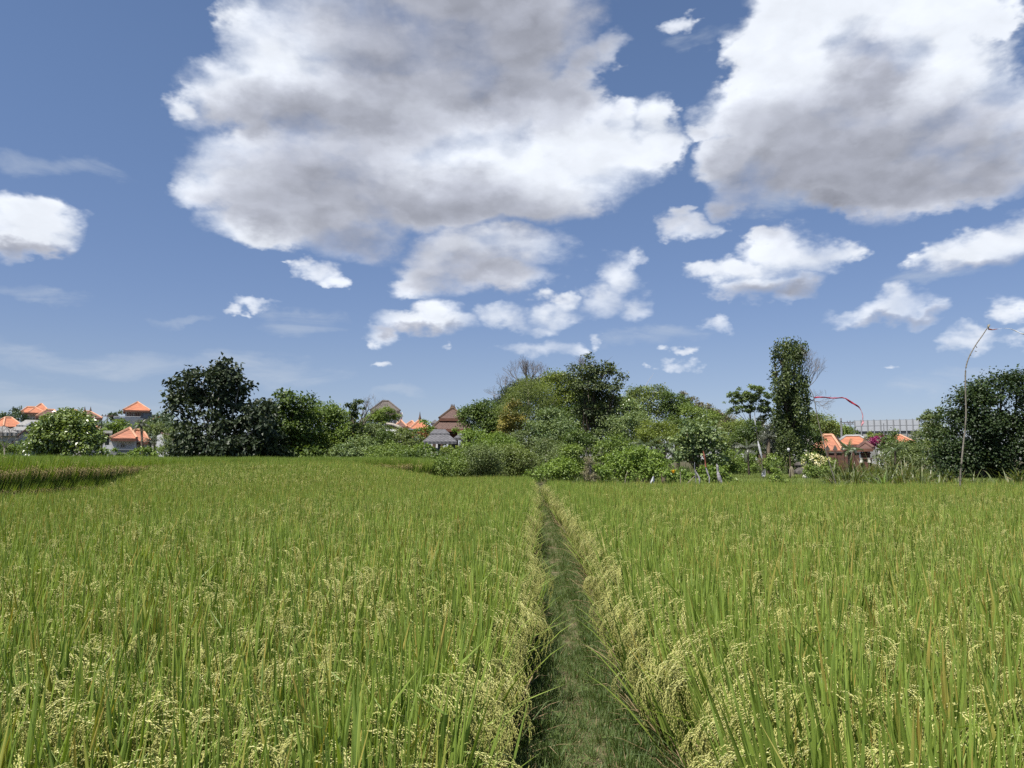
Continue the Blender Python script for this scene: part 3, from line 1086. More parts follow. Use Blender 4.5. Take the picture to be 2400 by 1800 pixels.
x, y, P, rot, scl, var = field('u', TERR, 303, 0.20, -1, '', TZ, FARP, 3, (0, 2, 1, 1, 0))
out_az = lambda a, b: math.atan2(b[1] - a[1], b[0] - a[0]) - math.pi / 2
e1 = edge_row(TERR[0:7], out_az, TZ - 0.02, 7, 0.15, (3,), 1.0, rows=2, tilt=0.22)
e2 = edge_row([(a + 0.22, b - 0.05) for a, b in TERR[0:4]], out_az, TZ - 0.32, 8, 0.15, (3,), 0.75, rows=1, tilt=0.35)
e3 = edge_row([(a + 0.34, b - 0.05) for a, b in TERR[0:4]], out_az, TZ - 0.62, 18, 0.22, (3, 0), 0.65, rows=1, tilt=0.3)
e4 = edge_row([(a + 0.50, b - 0.05) for a, b in TERR[0:4]], out_az, GZ + 0.05, 28, 0.14, (0, 2, 3), 0.72, rows=1, tilt=0.2)
scatter('rice_crop', FARP, [M_rleaf, M_graindry, M_dry], *[np.concatenate(q) for q in zip((P, rot, scl, var), e1, e2, e3, e4)],
        'upper rice field on the raised terrace with brown heads hanging over its edge')


# ------------------------------------------------------------------ grass on the path, dry straw along the bund
def tuft(seed, n, h, w, spread, dry=0.1, flat=0.35):
    g = np.random.default_rng(seed); pr = Proto()
    for i in range(n):
        a = g.uniform(0, 6.28); r = abs(g.normal(0, spread))
        blade(pr, g, (r * math.cos(a), r * math.sin(a), -0.005), g.uniform(0, 6.28), abs(g.normal(flat, 0.3)), g.uniform(0.2, 1.3), h * g.uniform(0.45, 1.3), w * g.uniform(0.7, 1.3), 3,
              1 if g.random() < dry * 0.6 else 0, float(np.clip(g.normal(0.5, 0.25), 0, 1)), g.random(), fold=0.3)
    return pr.done()


def weed(seed):
    g = np.random.default_rng(seed); pr = Proto()
    for i in range(9):
        a = g.uniform(0, 6.28); r = g.uniform(0.01, 0.05); z = g.uniform(0.02, 0.06)
        c = np.array([r * math.cos(a), r * math.sin(a), z])
        for k in range(3):
            b = a + k * 2.1
            blade(pr, g, c, b, 1.2, 0.3, 0.014, 0.012, 2, 0, 0.8, 0.9, fold=0.1)
    return pr.done()


def straw(seed):
    g = np.random.default_rng(seed); pr = Proto()
    for i in range(8):
        blade(pr, g, (g.normal(0, 0.03), g.normal(0, 0.05), g.uniform(0, 0.1)), g.normal(0, 0.9), g.uniform(0.5, 1.2), g.uniform(0.1, 0.9), g.uniform(0.18, 0.45), g.uniform(0.005, 0.011), 4,
              1 if g.random() < 0.62 else 0, float(g.random()), float(g.random()), fold=0.4, kink=(0.55, g.uniform(0.0, 0.7)))
    return pr.done()


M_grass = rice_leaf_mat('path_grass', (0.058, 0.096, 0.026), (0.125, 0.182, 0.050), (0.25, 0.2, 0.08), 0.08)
GP = [tuft(1, 26, 0.085, 0.0042, 0.03), tuft(2, 22, 0.12, 0.0045, 0.03, 0.1), tuft(3, 26, 0.06, 0.004, 0.035, 0.15, 0.7), weed(4), straw(5), straw(6), straw(7), tuft(8, 18, 0.17, 0.0045, 0.03, 0.1, 0.25)]
gx, gy = jgrid(-0.74, 0.74, -1.0, 12.0, 0.034, 55)
gx2, gy2 = jgrid(-0.72, 0.72, 12.0, 37.0, 0.06, 56)
gx = np.concatenate([gx, gx2]); gy = np.concatenate([gy, gy2])
g = np.random.default_rng(77)
dens = 0.92 - 0.62 * np.exp(-((gx - 0.02 + 0.05 * np.sin(gy * 1.3)) / 0.11) ** 2) * (low_noise(gx, gy, 3.5, 4) > -0.25) * 1.0 - 0.3 * (low_noise(gx, gy, 6.0, 5) > 0.9)
k = g.random(len(gx)) < dens
gx, gy = gx[k], gy[k]; n = len(gx)
gz = np.interp(np.abs(gx), [0, 0.42, 0.52, 0.78], [0.0, 0.0, -0.07, GZ])
u = g.random(n)
var = np.where(u < 0.34, 0, np.where(u < 0.6, 1, np.where(u < 0.9, 2, np.where(u < 0.965, 3, 7))))
var = np.where((np.abs(gx) < 0.14) & (g.random(n) < 0.7), 2, var)
var = np.where((np.abs(gx) > 0.36) & (g.random(n) < 0.10), 7, var)
st = (np.abs(gx) > 0.40) & (g.random(n) < np.where(gx > 0, 0.10, 0.03))
var = np.where(st, 4 + g.integers(0, 3, n), var)
az = np.where(st, np.where(gx > 0, math.pi, 0) + g.normal(0, 0.9, n), g.uniform(0, 6.28, n))
scatter('grass', GP, [M_grass, M_dry], np.stack([gx + np.array([pc(q) for q in gy]), gy, gz], 1), np.stack([g.normal(0, 0.08, n), g.normal(0, 0.08, n), az], 1),
        g.uniform(0.75, 1.25, n) * np.where(np.abs(gx) < 0.13, 0.8, 1.0), var, 'short green grass with straw on the foot path')

# ------------------------------------------------------------------ lower green terraces beyond the right field
M_young = rice_leaf_mat('young_rice_leaf', (0.14, 0.19, 0.05), (0.25, 0.32, 0.08), (0.4, 0.35, 0.08), 0.1)
STEP = []
for i, (d0, d1, z) in enumerate([(36, 41, 0.12), (41, 46.5, 0.26), (46.5, 53, 0.42)]):
    poly = [(8.6 + 0.1 * i, d0), (26 + i, d0), (27 + i, d1), (8.0 + 0.2 * i, d1)]
    slab('terrace', poly, GZ - 0.1, z, M_soil, ['lowest', 'middle', 'highest'][i] + ' step of the small bright green terraces beyond the right field')
    STEP.append((poly, z))
GP2 = [tuft(11, 40, 0.30, 0.012, 0.07, 0.03, 0.15), tuft(12, 40, 0.26, 0.012, 0.07, 0.05, 0.2)]
pts = []
for i, (poly, z) in enumerate(STEP):
    x, y = jgrid(8, 28, poly[0][1] + 0.1, poly[2][1] - 0.5, 0.21, 80 + i)
    k = inside(poly, x, y)
    pts.append(np.stack([x[k], y[k], np.full(k.sum(), z)], 1))
P = np.concatenate(pts); n = len(P)
scatter('grass', GP2, [M_young, M_dry], P, np.stack([g.normal(0, 0.05, n), g.normal(0, 0.05, n), g.uniform(0, 6.28, n)], 1), g.uniform(0.8, 1.2, n), g.integers(0, 2, n), 'bright young rice on the small terraces beyond the right field')
# weeds and rough grass on the strip past both fields
M_weed = leaf_mat('weed_leaf', (0.05, 0.085, 0.02), (0.15, 0.21, 0.05), trans=0.3)
GP3 = [tuft(14, 34, 0.42, 0.018, 0.12, 0.12, 0.3), tuft(15, 30, 0.3, 0.022, 0.14, 0.08, 0.4), tuft(16, 26, 0.6, 0.016, 0.1, 0.2, 0.3)]
x1, y1 = jgrid(-4, 26, 27.2, 36, 0.36, 91); x2, y2 = jgrid(-6, 40, 53, 72, 0.7, 92); x3, y3 = jgrid(19, 40, 28, 54, 0.5, 93)
x4, y4 = jgrid(-45, -4, 54, 70, 0.8, 94)
x = np.concatenate([x1, x2, x3, x4]); y = np.concatenate([y1, y2, y3, y4])
k = ~(inside(polyL, x, y) | inside(STEP[0][0], x, y) | inside(STEP[1][0], x, y) | inside(TERR, x, y)) & frustum(x, y, 3)
x, y = x[k], y[k]; n = len(x)
P = np.stack([x, y, np.array([ground_z(v) for v in y])], 1)
scatter('undergrowth', GP3, [M_weed, M_dry], P, np.stack([g.normal(0, 0.08, n), g.normal(0, 0.08, n), g.uniform(0, 6.28, n)], 1), g.uniform(0.7, 1.3, n) * np.where(y < 36, 0.8, 1.5), g.integers(0, 3, n), 'rough grass and weeds between the fields and the trees')

# ------------------------------------------------------------------ village buildings
M_white = plain('white_wall', (0.78, 0.78, 0.77), 0.85, 0.2, 0.6, 0.3, dirt=(0.58, 0.58, 0.57))
M_cream = plain('cream_wall', (0.58, 0.55, 0.48), 0.85, 0.25, 0.6)
M_grey = plain('grey_wall', (0.30, 0.32, 0.34), 0.85, 0.25, 0.8)
M_slate = plain('slate_wall', (0.17, 0.19, 0.21), 0.8, 0.3, 0.8)
M_concrete = plain('concrete', (0.34, 0.34, 0.33), 0.9, 0.35, 0.5, dirt=(0.17, 0.17, 0.16))
M_orange = tile_mat('orange_tiles', (0.50, 0.185, 0.092), dirt=(0.22, 0.10, 0.06), dirtk=0.6)
M_orange2 = tile_mat('orange_tiles_dusty', (0.43, 0.175, 0.10), dirt=(0.20, 0.10, 0.07), dirtk=0.7)
M_brown = tile_mat('brown_tiles', (0.15, 0.078, 0.060), dirt=(0.05, 0.045, 0.04))
M_dbrown = ribbed_mat('brown_thatch', (0.115, 0.066, 0.050), 0.28)
M_thatch = ribbed_mat('grey_thatch', (0.12, 0.10, 0.085), 0.4)
M_sheet = ribbed_mat('grey_sheet', (0.115, 0.112, 0.118), 0.3)
M_paleshet = ribbed_mat('pale_sheet', (0.30, 0.29, 0.27), 0.3)
M_ridge = plain('ridge_mortar', (0.50, 0.27, 0.17), 0.9, 0.2, 2.0)
M_fascia = plain('fascia_wood', (0.16, 0.075, 0.05), 0.8, 0.3, 2.0)
M_glass = plain('dark_window', (0.02, 0.022, 0.026), 0.15, 0.2, 2.0, 0.6)
M_shutter = plain('brown_shutter', (0.12, 0.05, 0.035), 0.6, 0.25, 3.0, stretch=(8, 1, 0.3))
M_wood = plain('weathered_wood', (0.11, 0.075, 0.05), 0.85, 0.3, 3.0)
M_brick = brick_mat('red_brick', (0.15, 0.060, 0.040), (0.10, 0.042, 0.032), (0.08, 0.06, 0.05), 4.0)
M_stone = plain('dark_stone', (0.10, 0.09, 0.08), 0.95, 0.4, 2.0, 0.2, 0.5)
M_metal = plain('grey_metal', (0.23, 0.24, 0.25), 0.5, 0.2, 2.0, 0.5)
M_panel = plain('panel_sheet', (0.40, 0.42, 0.45), 0.6, 0.12, 0.5, 0.4)


class House:
    """local frame: x to the right in the photo, y away from it, origin on the ground under the front wall's middle"""
    def __init__(self, name, label, x0, x1, D, cat='house', yaw=0.0, group=None):
        self.D = D; self.k = D / F
        cx = (x0 + x1) / 2
        p = at(cx, HORIZON, D)
        self.gz = ground_z(D)
        # every building is turned square to the line of sight it is measured along
        self.az = math.atan((cx - 1200.0) / F)
        self.rho = D / math.cos(self.az)
        self.o = empty(name, (p.x, D, self.gz), yaw - self.az)
        tag(self.o, label, cat, group)
        self.cx = cx; self.yaw = yaw
        self.cos = max(0.3, math.cos(yaw))

    def X(self, px):
        return self.rho * math.tan(math.atan((px - 1200.0) / F) - self.az) / self.cos

    def Z(self, py, dy=0.0):
        return at(self.cx, py, self.D + dy * math.cos(self.az)).z - self.gz

    def wall(self, x0, x1, y0, y1, depth, mat=None, back=0.0, name='wall'):
        a, b = self.X(x0), self.X(x1)
        z1 = self.Z(y0); z0 = self.Z(y1) if y1 is not None else -0.3
        return MB().box(a, b, back, back + depth, z0, z1).build(name, mat or M_white, self.o)

    def roof(self, x0, x1, ye, yr, rx0, rx1, depth, mat, back=0.0, th=0.16, ridge=True, ry=0.0, over=0.0, name='roof', rmat=None):
        """hip roof; eave from x0..x1 at ye, ridge from rx0..rx1 at yr"""
        a, b = self.X(x0), self.X(x1); ra, rb = self.X(rx0), self.X(rx1)
        y0 = back - over; y1 = back + depth + over; ym = (y0 + y1) / 2
        z0 = self.Z(ye, y0); z1 = self.Z(yr, ym)
        hy = max(0.02, ry)
        mb = MB()
        lo = [(a, y0), (b, y0), (b, y1), (a, y1)]
        hi = [(ra, ym - hy), (rb + 0.02, ym - hy), (rb + 0.02, ym + hy), (ra, ym + hy)]
        vs = [(x, y, z0 - th) for x, y in lo] + [(x, y, z0) for x, y in lo] + [(x, y, z1) for x, y in hi]
        fs = [(3, 2, 1, 0)]
        for k in range(4):
            k2 = (k + 1) % 4
            fs += [(k, k2, 4 + k2, 4 + k), (4 + k, 4 + k2, 8 + k2, 8 + k)]
        fs.append((8, 9, 10, 11))
        mb.add(vs, fs)
        r = mb.build(name, mat, self.o)
        if ridge:
            m2 = MB(); q = 0.13
            for i in range(4):
                p0 = Vector((*lo[i], z0 + 0.03)); p1 = Vector((*hi[i], z1 + 0.04))
                m2.tube([p0, p1], q, 5)
            m2.tube([(hi[0][0], ym, z1 + 0.06), (hi[1][0], ym, z1 + 0.06)], q * 1.15, 5)
            m2.build("ridge", rmat or M_ridge, r)["kind"] = "stuff"
        m3 = MB()
        m3.box(a + 0.05, b - 0.05, y0 - 0.03, y0 + 0.02, z0 - th - 0.12, z0 - 0.03)
        m3.build('fascia', mat if mat in (M_sheet, M_paleshet, M_thatch) else M_fascia, r)
        return r

    def window(self, x0, x1, y0, y1, mat=None, frame=None, back=0.0, mull=1, name='window'):
        a, b = self.X(x0), self.X(x1); z1, z0 = self.Z(y0), self.Z(y1)
        t = 0.06
        f = MB()
        f.box(a, b, back - 0.07, back - 0.004, z1 - t, z1); f.box(a, b, back - 0.07, back - 0.004, z0, z0 + t)
        f.box(a, a + t, back - 0.07, back - 0.004, z0 + t, z1 - t); f.box(b - t, b, back - 0.07, back - 0.004, z0 + t, z1 - t)
        for i in range(mull):
            x = a + (b - a) * (i + 1) / (mull + 1)
            f.box(x - 0.025, x + 0.025, back - 0.065, back - 0.006, z0 + t, z1 - t)
        fo = f.build(name, frame or M_cream, self.o)
        MB().box(a + t, b - t, back - 0.03, back - 0.002, z0 + t, z1 - t).build('pane', mat or M_glass, fo)
        return fo

    def posts(self, xs, y0, y1, backs, mat, r=0.12, name='post'):
        for x in xs:
            for bk in backs:
                MB().box(self.X(x) - r, self.X(x) + r, bk - r, bk + r, self.Z(y1) if y1 else -0.2, self.Z(y0)).build(name, mat, self.o)

    def finial(self, px, py, h, back, mat=M_wood):
        x, z = self.X(px), self.Z(py, back)
        mb = MB(); mb.tube([(x, back, z - 0.1), (x, back, z + h * 0.25), (x, back, z + h * 0.5), (x, back, z + h)], [0.16, 0.2, 0.10, 0.02], 6)
        mb.build('finial', mat, self.o)


# --- left village
h = House('house', 'two-storey white house with large orange roof, furthest left on the skyline', 42, 112, 125)
h.wall(58, 102, 965, None, 7, M_white, 0.8)
h.wall(44, 60, 968, None, 5, M_slate, 2.0)
h.roof(40, 100, 967, 955, 56, 74, 5, M_orange, 0.0, over=0.2)
h.roof(60, 113, 967, 947, 87, 91, 8.5, M_orange, 0.3, over=0.4)
for i in range(4):
    h.window(61 + i * 4.2, 64 + i * 4.2, 974, 976.6, back=0.8, mull=0)
h.window(60, 69, 978, 984, back=0.8, mull=1)
h.window(71, 78, 978, 984, back=0.8, mull=1)

h = House('house', 'grey walled house with a faded reddish brown roof, in front of the large orange roof', 78, 132, 108)
h.wall(82, 128, 975, None, 7, M_grey, 0.6)
h.roof(78, 133, 976, 961, 103, 121, 8, M_brown, 0.0, over=0.2)
h.window(112, 121, 979, 987, back=0.6)

h = House('house', 'low house whose plain orange roof slopes up from the left edge', 4, 50, 100, yaw=0.25)
h.wall(10, 46, 1000, None, 6, M_grey, 0.8)
h.roof(3, 51, 1000, 980, 26, 42, 8, M_orange, 0.0)

h = House('shed', 'shed with a grey corrugated roof and dark gable, beside the low orange roof', 34, 96, 92)
h.wall(40, 92, 998, None, 6, M_slate, 0.6)
h.roof(33, 96, 997, 984, 55, 84, 7, M_paleshet, 0.0, ridge=False)

h = House('shed', 'dark grey gable with a white bargeboard between the orange roof and the round tree', 50, 92, 84)
z0 = h.Z(1006); z1 = h.Z(990); hw = h.X(92)
mb = MB(); mb.add([(-hw, 0.4, -0.2), (hw, 0.4, -0.2), (hw, 0.4, z0), (0, 0.4, z1), (-hw, 0.4, z0), (-hw, 6, -0.2), (hw, 6, -0.2), (hw, 6, z0), (0, 6, z1), (-hw, 6, z0)],
               [(0, 1, 2, 3, 4), (9, 8, 7, 6, 5), (0, 5, 6, 1), (1, 6, 7, 2), (4, 9, 5, 0)]); mb.build('wall', M_slate, h.o)
mb = MB()
for s in (-1, 1):
    mb.add([(s * (hw + .3), 0, z0 - .15), (0, 0, z1), (0, 6.3, z1), (s * (hw + .3), 6.3, z0 - .15), (s * (hw + .3), 0, z0 + .05), (0, 0, z1 + .2), (0, 6.3, z1 + .2), (s * (hw + .3), 6.3, z0 + .05)],
           [(0, 1, 2, 3), (4, 5, 6, 7), (0, 1, 5, 4), (3, 2, 6, 7), (0, 4, 7, 3)])
mb.build('roof', M_white, h.o)

h = House('house', 'long low building with a tan sheet roof over a dark open gable', 15, 84, 76)
h.wall(18, 55, 1012, None, 5, M_cream, 0.5)
h.wall(55, 80, 1010, None, 5, M_slate, 0.9)
h.roof(14, 85, 1008.5, 1000, 32, 66, 6, M_paleshet, 0.0, ridge=False)
h.window(22, 50, 1013, 1017, M_glass, M_white, back=0.5, mull=2)

h = House('shed', 'small white gabled shed beside the left end of the round tree', 39, 70, 66)
z0 = h.Z(1024); z1 = h.Z(1008); hw = h.X(70)
mb = MB(); mb.add([(-hw, 0.3, -0.2), (hw, 0.3, -0.2), (hw, 0.3, z0), (0, 0.3, z1), (-hw, 0.3, z0), (-hw, 4, -0.2), (hw, 4, -0.2), (hw, 4, z0), (0, 4, z1), (-hw, 4, z0)],
               [(0, 1, 2, 3, 4), (9, 8, 7, 6, 5), (0, 5, 6, 1), (1, 6, 7, 2), (4, 9, 5, 0)]); mb.build('wall', M_white, h.o)
mb = MB()
for s in (-1, 1):
    mb.add([(s * (hw + .2), 0, z0 - .1), (0, 0, z1), (0, 4.2, z1), (s * (hw + .2), 4.2, z0 - .1), (s * (hw + .2), 0, z0), (0, 0, z1 + .1), (0, 4.2, z1 + .1), (s * (hw + .2), 4.2, z0)],
           [(0, 1, 2, 3), (4, 5, 6, 7), (0, 1, 5, 4), (3, 2, 6, 7), (0, 4, 7, 3)])
mb.build('roof', M_brown, h.o)

h = House('house', 'pale low building cut off by the left edge of the photo', -70, 36, 62)
h.wall(-70, 35, 1013, None, 5, M_cream, 0.5)
h.roof(-75, 37, 1013, 999, -40, 8, 7, M_paleshet, 0.2, ridge=False)
h.window(-10, 12, 1032, 1043, back=0.5, mull=1)
h.window(22, 32, 1030, 1043, back=0.5, mull=0)

h = House('house', 'orange tiled roof peeping out above the round tree', 150, 202, 118)
h.wall(155, 198, 980, None, 6, M_cream, 0.8)
h.roof(148, 203, 981, 962.5, 166, 172, 8, M_orange, 0.0)
h = House('house', 'brown tiled roof with an upturned ridge right of the round tree', 183, 235, 130)
h.wall(190, 230, 978, None, 6, M_white, 0.8)
h.roof(180, 235, 979, 965, 192, 206, 8, M_brown, 0.0)
h.finial(192, 965, 0.9, 4); h.finial(206, 965, 0.9, 4)
h = House('house', 'small orange roof behind the flat white canopy', 188, 232, 98)
h.wall(192, 226, 1003, None, 6, M_white, 0.7)
h.roof(186, 231, 1004, 995, 200, 214, 7, M_orange, 0.0)

h = House('pavilion', 'open pavilion with a flat white concrete canopy and dark interior', 200, 260, 82)
MB().box(h.X(198), h.X(260), 0, 5, h.Z(1015), h.Z(1009)).build('canopy', M_cream, h.o)
h.posts([241, 257], 1015, None, [0.3, 4.6], M_cream, 0.12)
h.wall(205, 258, 1015, None, 0.3, M_slate, 4.8, 'back_wall')
h.wall(229, 259, 1043, None, 0.25, M_white, -0.2, 'parapet')

h = House('house', 'tall house with pyramid orange roof, brown shutters and grey stair tower', 262, 352, 112)
h.wall(288, 331, 961, None, 6, M_grey, 1.0)
h.wall(331, 351, 964, None, 7, M_slate, 0.4, 'tower')
h.wall(262, 331, 980.5, None, 4, M_slate, -1.0, 'terrace_wall')
h.roof(283, 347, 961, 943, 315, 317, 8, M_orange, 0.2, over=0.2)
h.wall(288, 331, 961.5, 964.5, 0.1, M_white, 0.88, 'beam')
for i, x in enumerate((291, 309)):
    h.window(x, x + 16.5, 965, 977, M_shutter, M_cream, back=1.0, mull=3)
mb = MB()
for i in range(23):
    x = h.X(263 + i * 2.7); mb.tube([(x, -0.9, h.Z(980.5)), (x, -0.9, h.Z(977.5))], 0.05, 5)
rl = MB().box(h.X(262), h.X(325), -1.0, -0.8, h.Z(977.5), h.Z(976.7)).build('balustrade', M_white, h.o)
o = mb.build('baluster', M_white, rl); o['kind'] = 'stuff'

h = House('house', 'white bungalow with orange hip roofs and two small black windows', 257, 350, 70)
h.wall(259, 318, 1028, None, 5, M_white, 0.7)
h.wall(316, 348, 1031, None, 5, M_white, 1.4)
h.roof(305, 351, 1034, 1009, 312, 332, 6, M_orange2, 0.8)
h.roof(256, 318, 1027, 1005, 299, 301, 6.5, M_orange2, 0.0, over=0.2)
h.window(272, 277, 1040, 1048, back=0.7, mull=0)
h.window(280, 291.5, 1040, 1048.5, back=0.7, mull=1)
h.window(325, 332, 1040, 1049, back=1.4, mull=0)
MB().box(h.X(258), h.X(320), -0.25, -0.05, -0.2, h.Z(1053)).build('plinth', M_concrete, h.o)

h = House('house', 'bluish white gable end with a brown roof beside the tall dark tree', 364, 400, 72, yaw=-0.15)
z0 = h.Z(1034); z1 = h.Z(1016); a, b, c = h.X(364), h.X(394), h.X(374)
mb = MB(); mb.add([(a, .3, -.2), (b, .3, -.2), (b, .3, z0), (c, .3, z1), (a, .3, z0 + .5), (a, 6, -.2), (b, 6, -.2), (b, 6, z0), (c, 6, z1), (a, 6, z0 + .5)],
               [(0, 1, 2, 3, 4), (9, 8, 7, 6, 5), (0, 5, 6, 1), (1, 6, 7, 2), (4, 9, 5, 0)]); mb.build('wall', M_white, h.o)
mb = MB(); mb.add([(c, 0, z1 + .02), (b + .5, 0, z0 - .25), (b + .5, 6.3, z0 - .25), (c, 6.3, z1 + .02), (c, 0, z1 + .15), (b + .5, 0, z0 - .1), (b + .5, 6.3, z0 - .1), (c, 6.3, z1 + .15)],
               [(3, 2, 1, 0), (4, 5, 6, 7), (0, 1, 5, 4), (2, 3, 7, 6), (1, 2, 6, 5)]); mb.build('roof', M_brown, h.o)

h = House('house', 'distant small orange roof between two palm tops', 350, 392, 128)
h.wall(354, 388, 988, None, 6, M_cream, 0.6)
h.roof(350, 391, 988, 977.5, 362, 374, 8, M_orange, 0.0)
h = House('garden_wall', 'low weathered grey block wall in front of the white bungalow', 262, 320, 64, cat='wall')
MB().box(h.X(262), h.X(322), 0, 0.2, -0.2, h.Z(1055)).build('blockwork', M_concrete, h.o)
MB().box(h.X(261.5), h.X(322.5), -0.04, 0.24, h.Z(1055) + 0.003, h.Z(1055) + 0.07).build('coping', M_grey, h.o)

# --- centre
h = House('house', 'tall white house under a steep grey thatched hip roof', 868, 944, 110)
h.wall(876, 936, 962, None, 8, M_white, 0.6)
h.wall(928, 942, 966, None, 6, M_white, 0.2, 'wing')
h.roof(866, 936, 962, 941, 893, 909, 9.5, M_thatch, 0.0, rmat=M_thatch, over=0.1, th=0.35)
h.window(921, 926.5, 983, 993, back=0.6, mull=1)
h.window(885, 892, 970, 978, back=0.6, mull=1)
h.window(900, 908, 970, 978, back=0.6, mull=1)
h = House('house', 'small brown pyramid roof right of the tall white house', 924, 952, 102)
h.wall(928, 948, 999, None, 4, M_white, 0.5)
h.roof(923, 953, 1000, 986.5, 938, 939, 5, M_brown, 0.0)
h = House('house', 'house with rusty orange gabled roof, left one of the pair by the brown pyramid', 944, 975, 106)
h.wall(948, 972, 1001, None, 5, M_cream, 0.5)
h.roof(942, 977, 1002, 988, 962, 966, 6, M_orange2, 0.0)
h = House('house', 'bright orange roof with a mast, right one of the pair by the brown pyramid', 962, 1003, 98)
h.wall(966, 1000, 1003, None, 5, M_cream, 0.5)
h.roof(960, 1006, 1004, 986, 980, 986, 7, M_orange, 0.0)
h.finial(983, 986, 1.2, 3.5)
h = House('garden_wall', 'dark slate wall below the rusty and bright orange roofs', 950, 985, 84, cat='wall')
MB().box(h.X(948), h.X(986), 0, 0.25, -0.2, h.Z(1007)).build('blockwork', M_slate, h.o)
MB().box(h.X(947.5), h.X(986.5), -0.05, 0.3, h.Z(1007) + 0.003, h.Z(1007) + 0.1).build('coping', M_grey, h.o)

h = House('pavilion', 'large two-tiered brown pavilion roof with three ridge spikes', 1010, 1095, 88)
h.wall(1050, 1074, 1005, None, 5, M_brick, 2.0)
h.window(1056, 1068, 1007, 1016, M_glass, M_wood, back=2.0, mull=2)
h.roof(1009, 1106, 1005, 982, 1036, 1082, 8, M_dbrown, 0.0, rmat=M_wood, ry=2.2, th=0.2)
h.wall(1038, 1080, 976, 986, 3.8, M_wood, 2.1, 'clerestory')
h.roof(1028, 1092, 980, 959, 1056, 1064, 6, M_dbrown, 1.0, rmat=M_wood, th=0.22)
for x in (1057, 1060.5, 1064): h.finial(x, 959.5, 0.65, 4)
h.posts([1016, 1034, 1086, 1100], 1006, None, [0.6, 7.2], M_wood, 0.14)

h = House('gazebo', 'open gazebo with two grey hipped roofs stacked over a dark neck', 990, 1070, 58)
h.roof(1006, 1054, 1016, 1006, 1016, 1043, 2.2, M_sheet, 1.3, ridge=False, th=0.08, name='upper_roof')
h.wall(1009, 1050, 1015.5, 1021, 1.8, M_glass, 1.5, 'neck')
h.roof(990, 1071, 1034.5, 1020, 1008, 1052, 4.4, M_sheet, 0.0, ry=1.2, ridge=False, th=0.08, name='lower_roof')
h.posts([1029, 1062], 1035, None, [0.5], M_sheet, 0.11)
h.posts([996, 1064], 1035, None, [4.0], M_sheet, 0.09)
MB().box(h.X(996), h.X(1066), 0.4, 4.2, h.Z(1058), h.Z(1057)).build('deck', M_grey, h.o)
MB().box(h.X(1020), h.X(1034), 1.2, 3.0, h.Z(1057) + 0.004, h.Z(1049)).build('bench', M_white, h.o)
h = House('gazebo', 'small dark pyramid roof half hidden right of the two-tiered grey gazebo', 1064, 1100, 62)
h.roof(1063, 1099, 1026, 1014, 1080, 1083, 3, M_sheet, 0.0, ridge=False, th=0.08)
h.posts([1068, 1094], 1026, None, [0.3, 2.7], M_wood, 0.09)
h = House('house', 'far tiny grey roof just left of the two-tiered brown pavilion', 1010, 1026, 120)
h.wall(1012, 1026, 990, None, 3, M_white, 0.3)
h.roof(1009, 1028, 991, 984, 1017, 1020, 4, M_sheet, 0.0, ridge=False)

# --- right
h = House('house', 'far flat-roofed hut on the skyline right of the layered tree', 1776, 1798, 100)
h.wall(1778, 1795, 987, None, 4, M_wood, 0.5)
MB().box(h.X(1772), h.X(1798), 0, 5, h.Z(987) + 0.003, h.Z(985)).build('roof', M_metal, h.o)

h = House('house', 'temple hall with a plain dusty orange hip roof, left of the white house', 1905, 1975, 62, yaw=-0.1)
h.wall(1924, 1962, 1056, None, 3.5, M_brick, 1.0)
h.roof(1905, 1975, 1055, 1022, 1921, 1944, 6, M_orange2, 0.0, over=0.1)
h = House('house', 'white house with a wide bright orange roof edged in grey', 1955, 2050, 78)
h.wall(1964, 2040, 1042, None, 5, M_white, 0.8)
h.roof(1956, 2048, 1024 + 17, 1023, 1982, 2018, 7, M_orange, 0.0, rmat=M_concrete)
h.window(1975, 1983, 1045, 1052, back=0.8); h.window(1990, 1998, 1045, 1052, back=0.8)
h = House('house', 'white house with a bright orange roof right of the pink bougainvillea', 2086, 2146, 80)
h.wall(2092, 2128, 1037, None, 5, M_white, 0.7)
h.wall(2060, 2094, 1043, None, 3, M_white, 0.2, 'wing')
h.roof(2084, 2146, 1037, 1022, 2097, 2114, 7, M_orange, 0.0)
h.window(2098, 2104, 1041, 1047, back=0.7); h.window(2112, 2120, 1041, 1047, back=0.7)
h.posts([2063.5], 1026, None, [0.0], M_white, 0.12, 'gate_post')
MB().box(h.X(2056), h.X(2072), -0.1, 0.15, h.Z(1026.5), h.Z(1024.5)).build('lintel', M_white, h.o)
h = House('garden_wall', 'tan masonry wall between the orange roofed house and the big right tree', 2146, 2190, 84, cat='wall')
MB().box(h.X(2144), h.X(2190), 0, 0.3, -0.2, h.Z(1040)).build('blockwork', M_cream, h.o)
for x in (2148, 2158, 2169): MB().box(h.X(x), h.X(x + 4), -0.15, 0.45, -0.2, h.Z(1036)).build('pier', M_cream, h.o)
h = House('house', 'distant orange roof left of the utility poles', 1925, 1978, 130)
h.wall(1930, 1970, 1004, None, 5, M_cream, 0.8)
h.roof(1924, 1978, 1005, 990, 1948, 1956, 7, M_orange2, 0.0)
h = House('house', 'distant orange roof just right of the vine covered trunk', 1884, 1910, 128)
h.wall(1888, 1906, 996, None, 4, M_cream, 0.6)
h.roof(1882, 1912, 996, 984, 1894, 1902, 6, M_orange, 0.0)

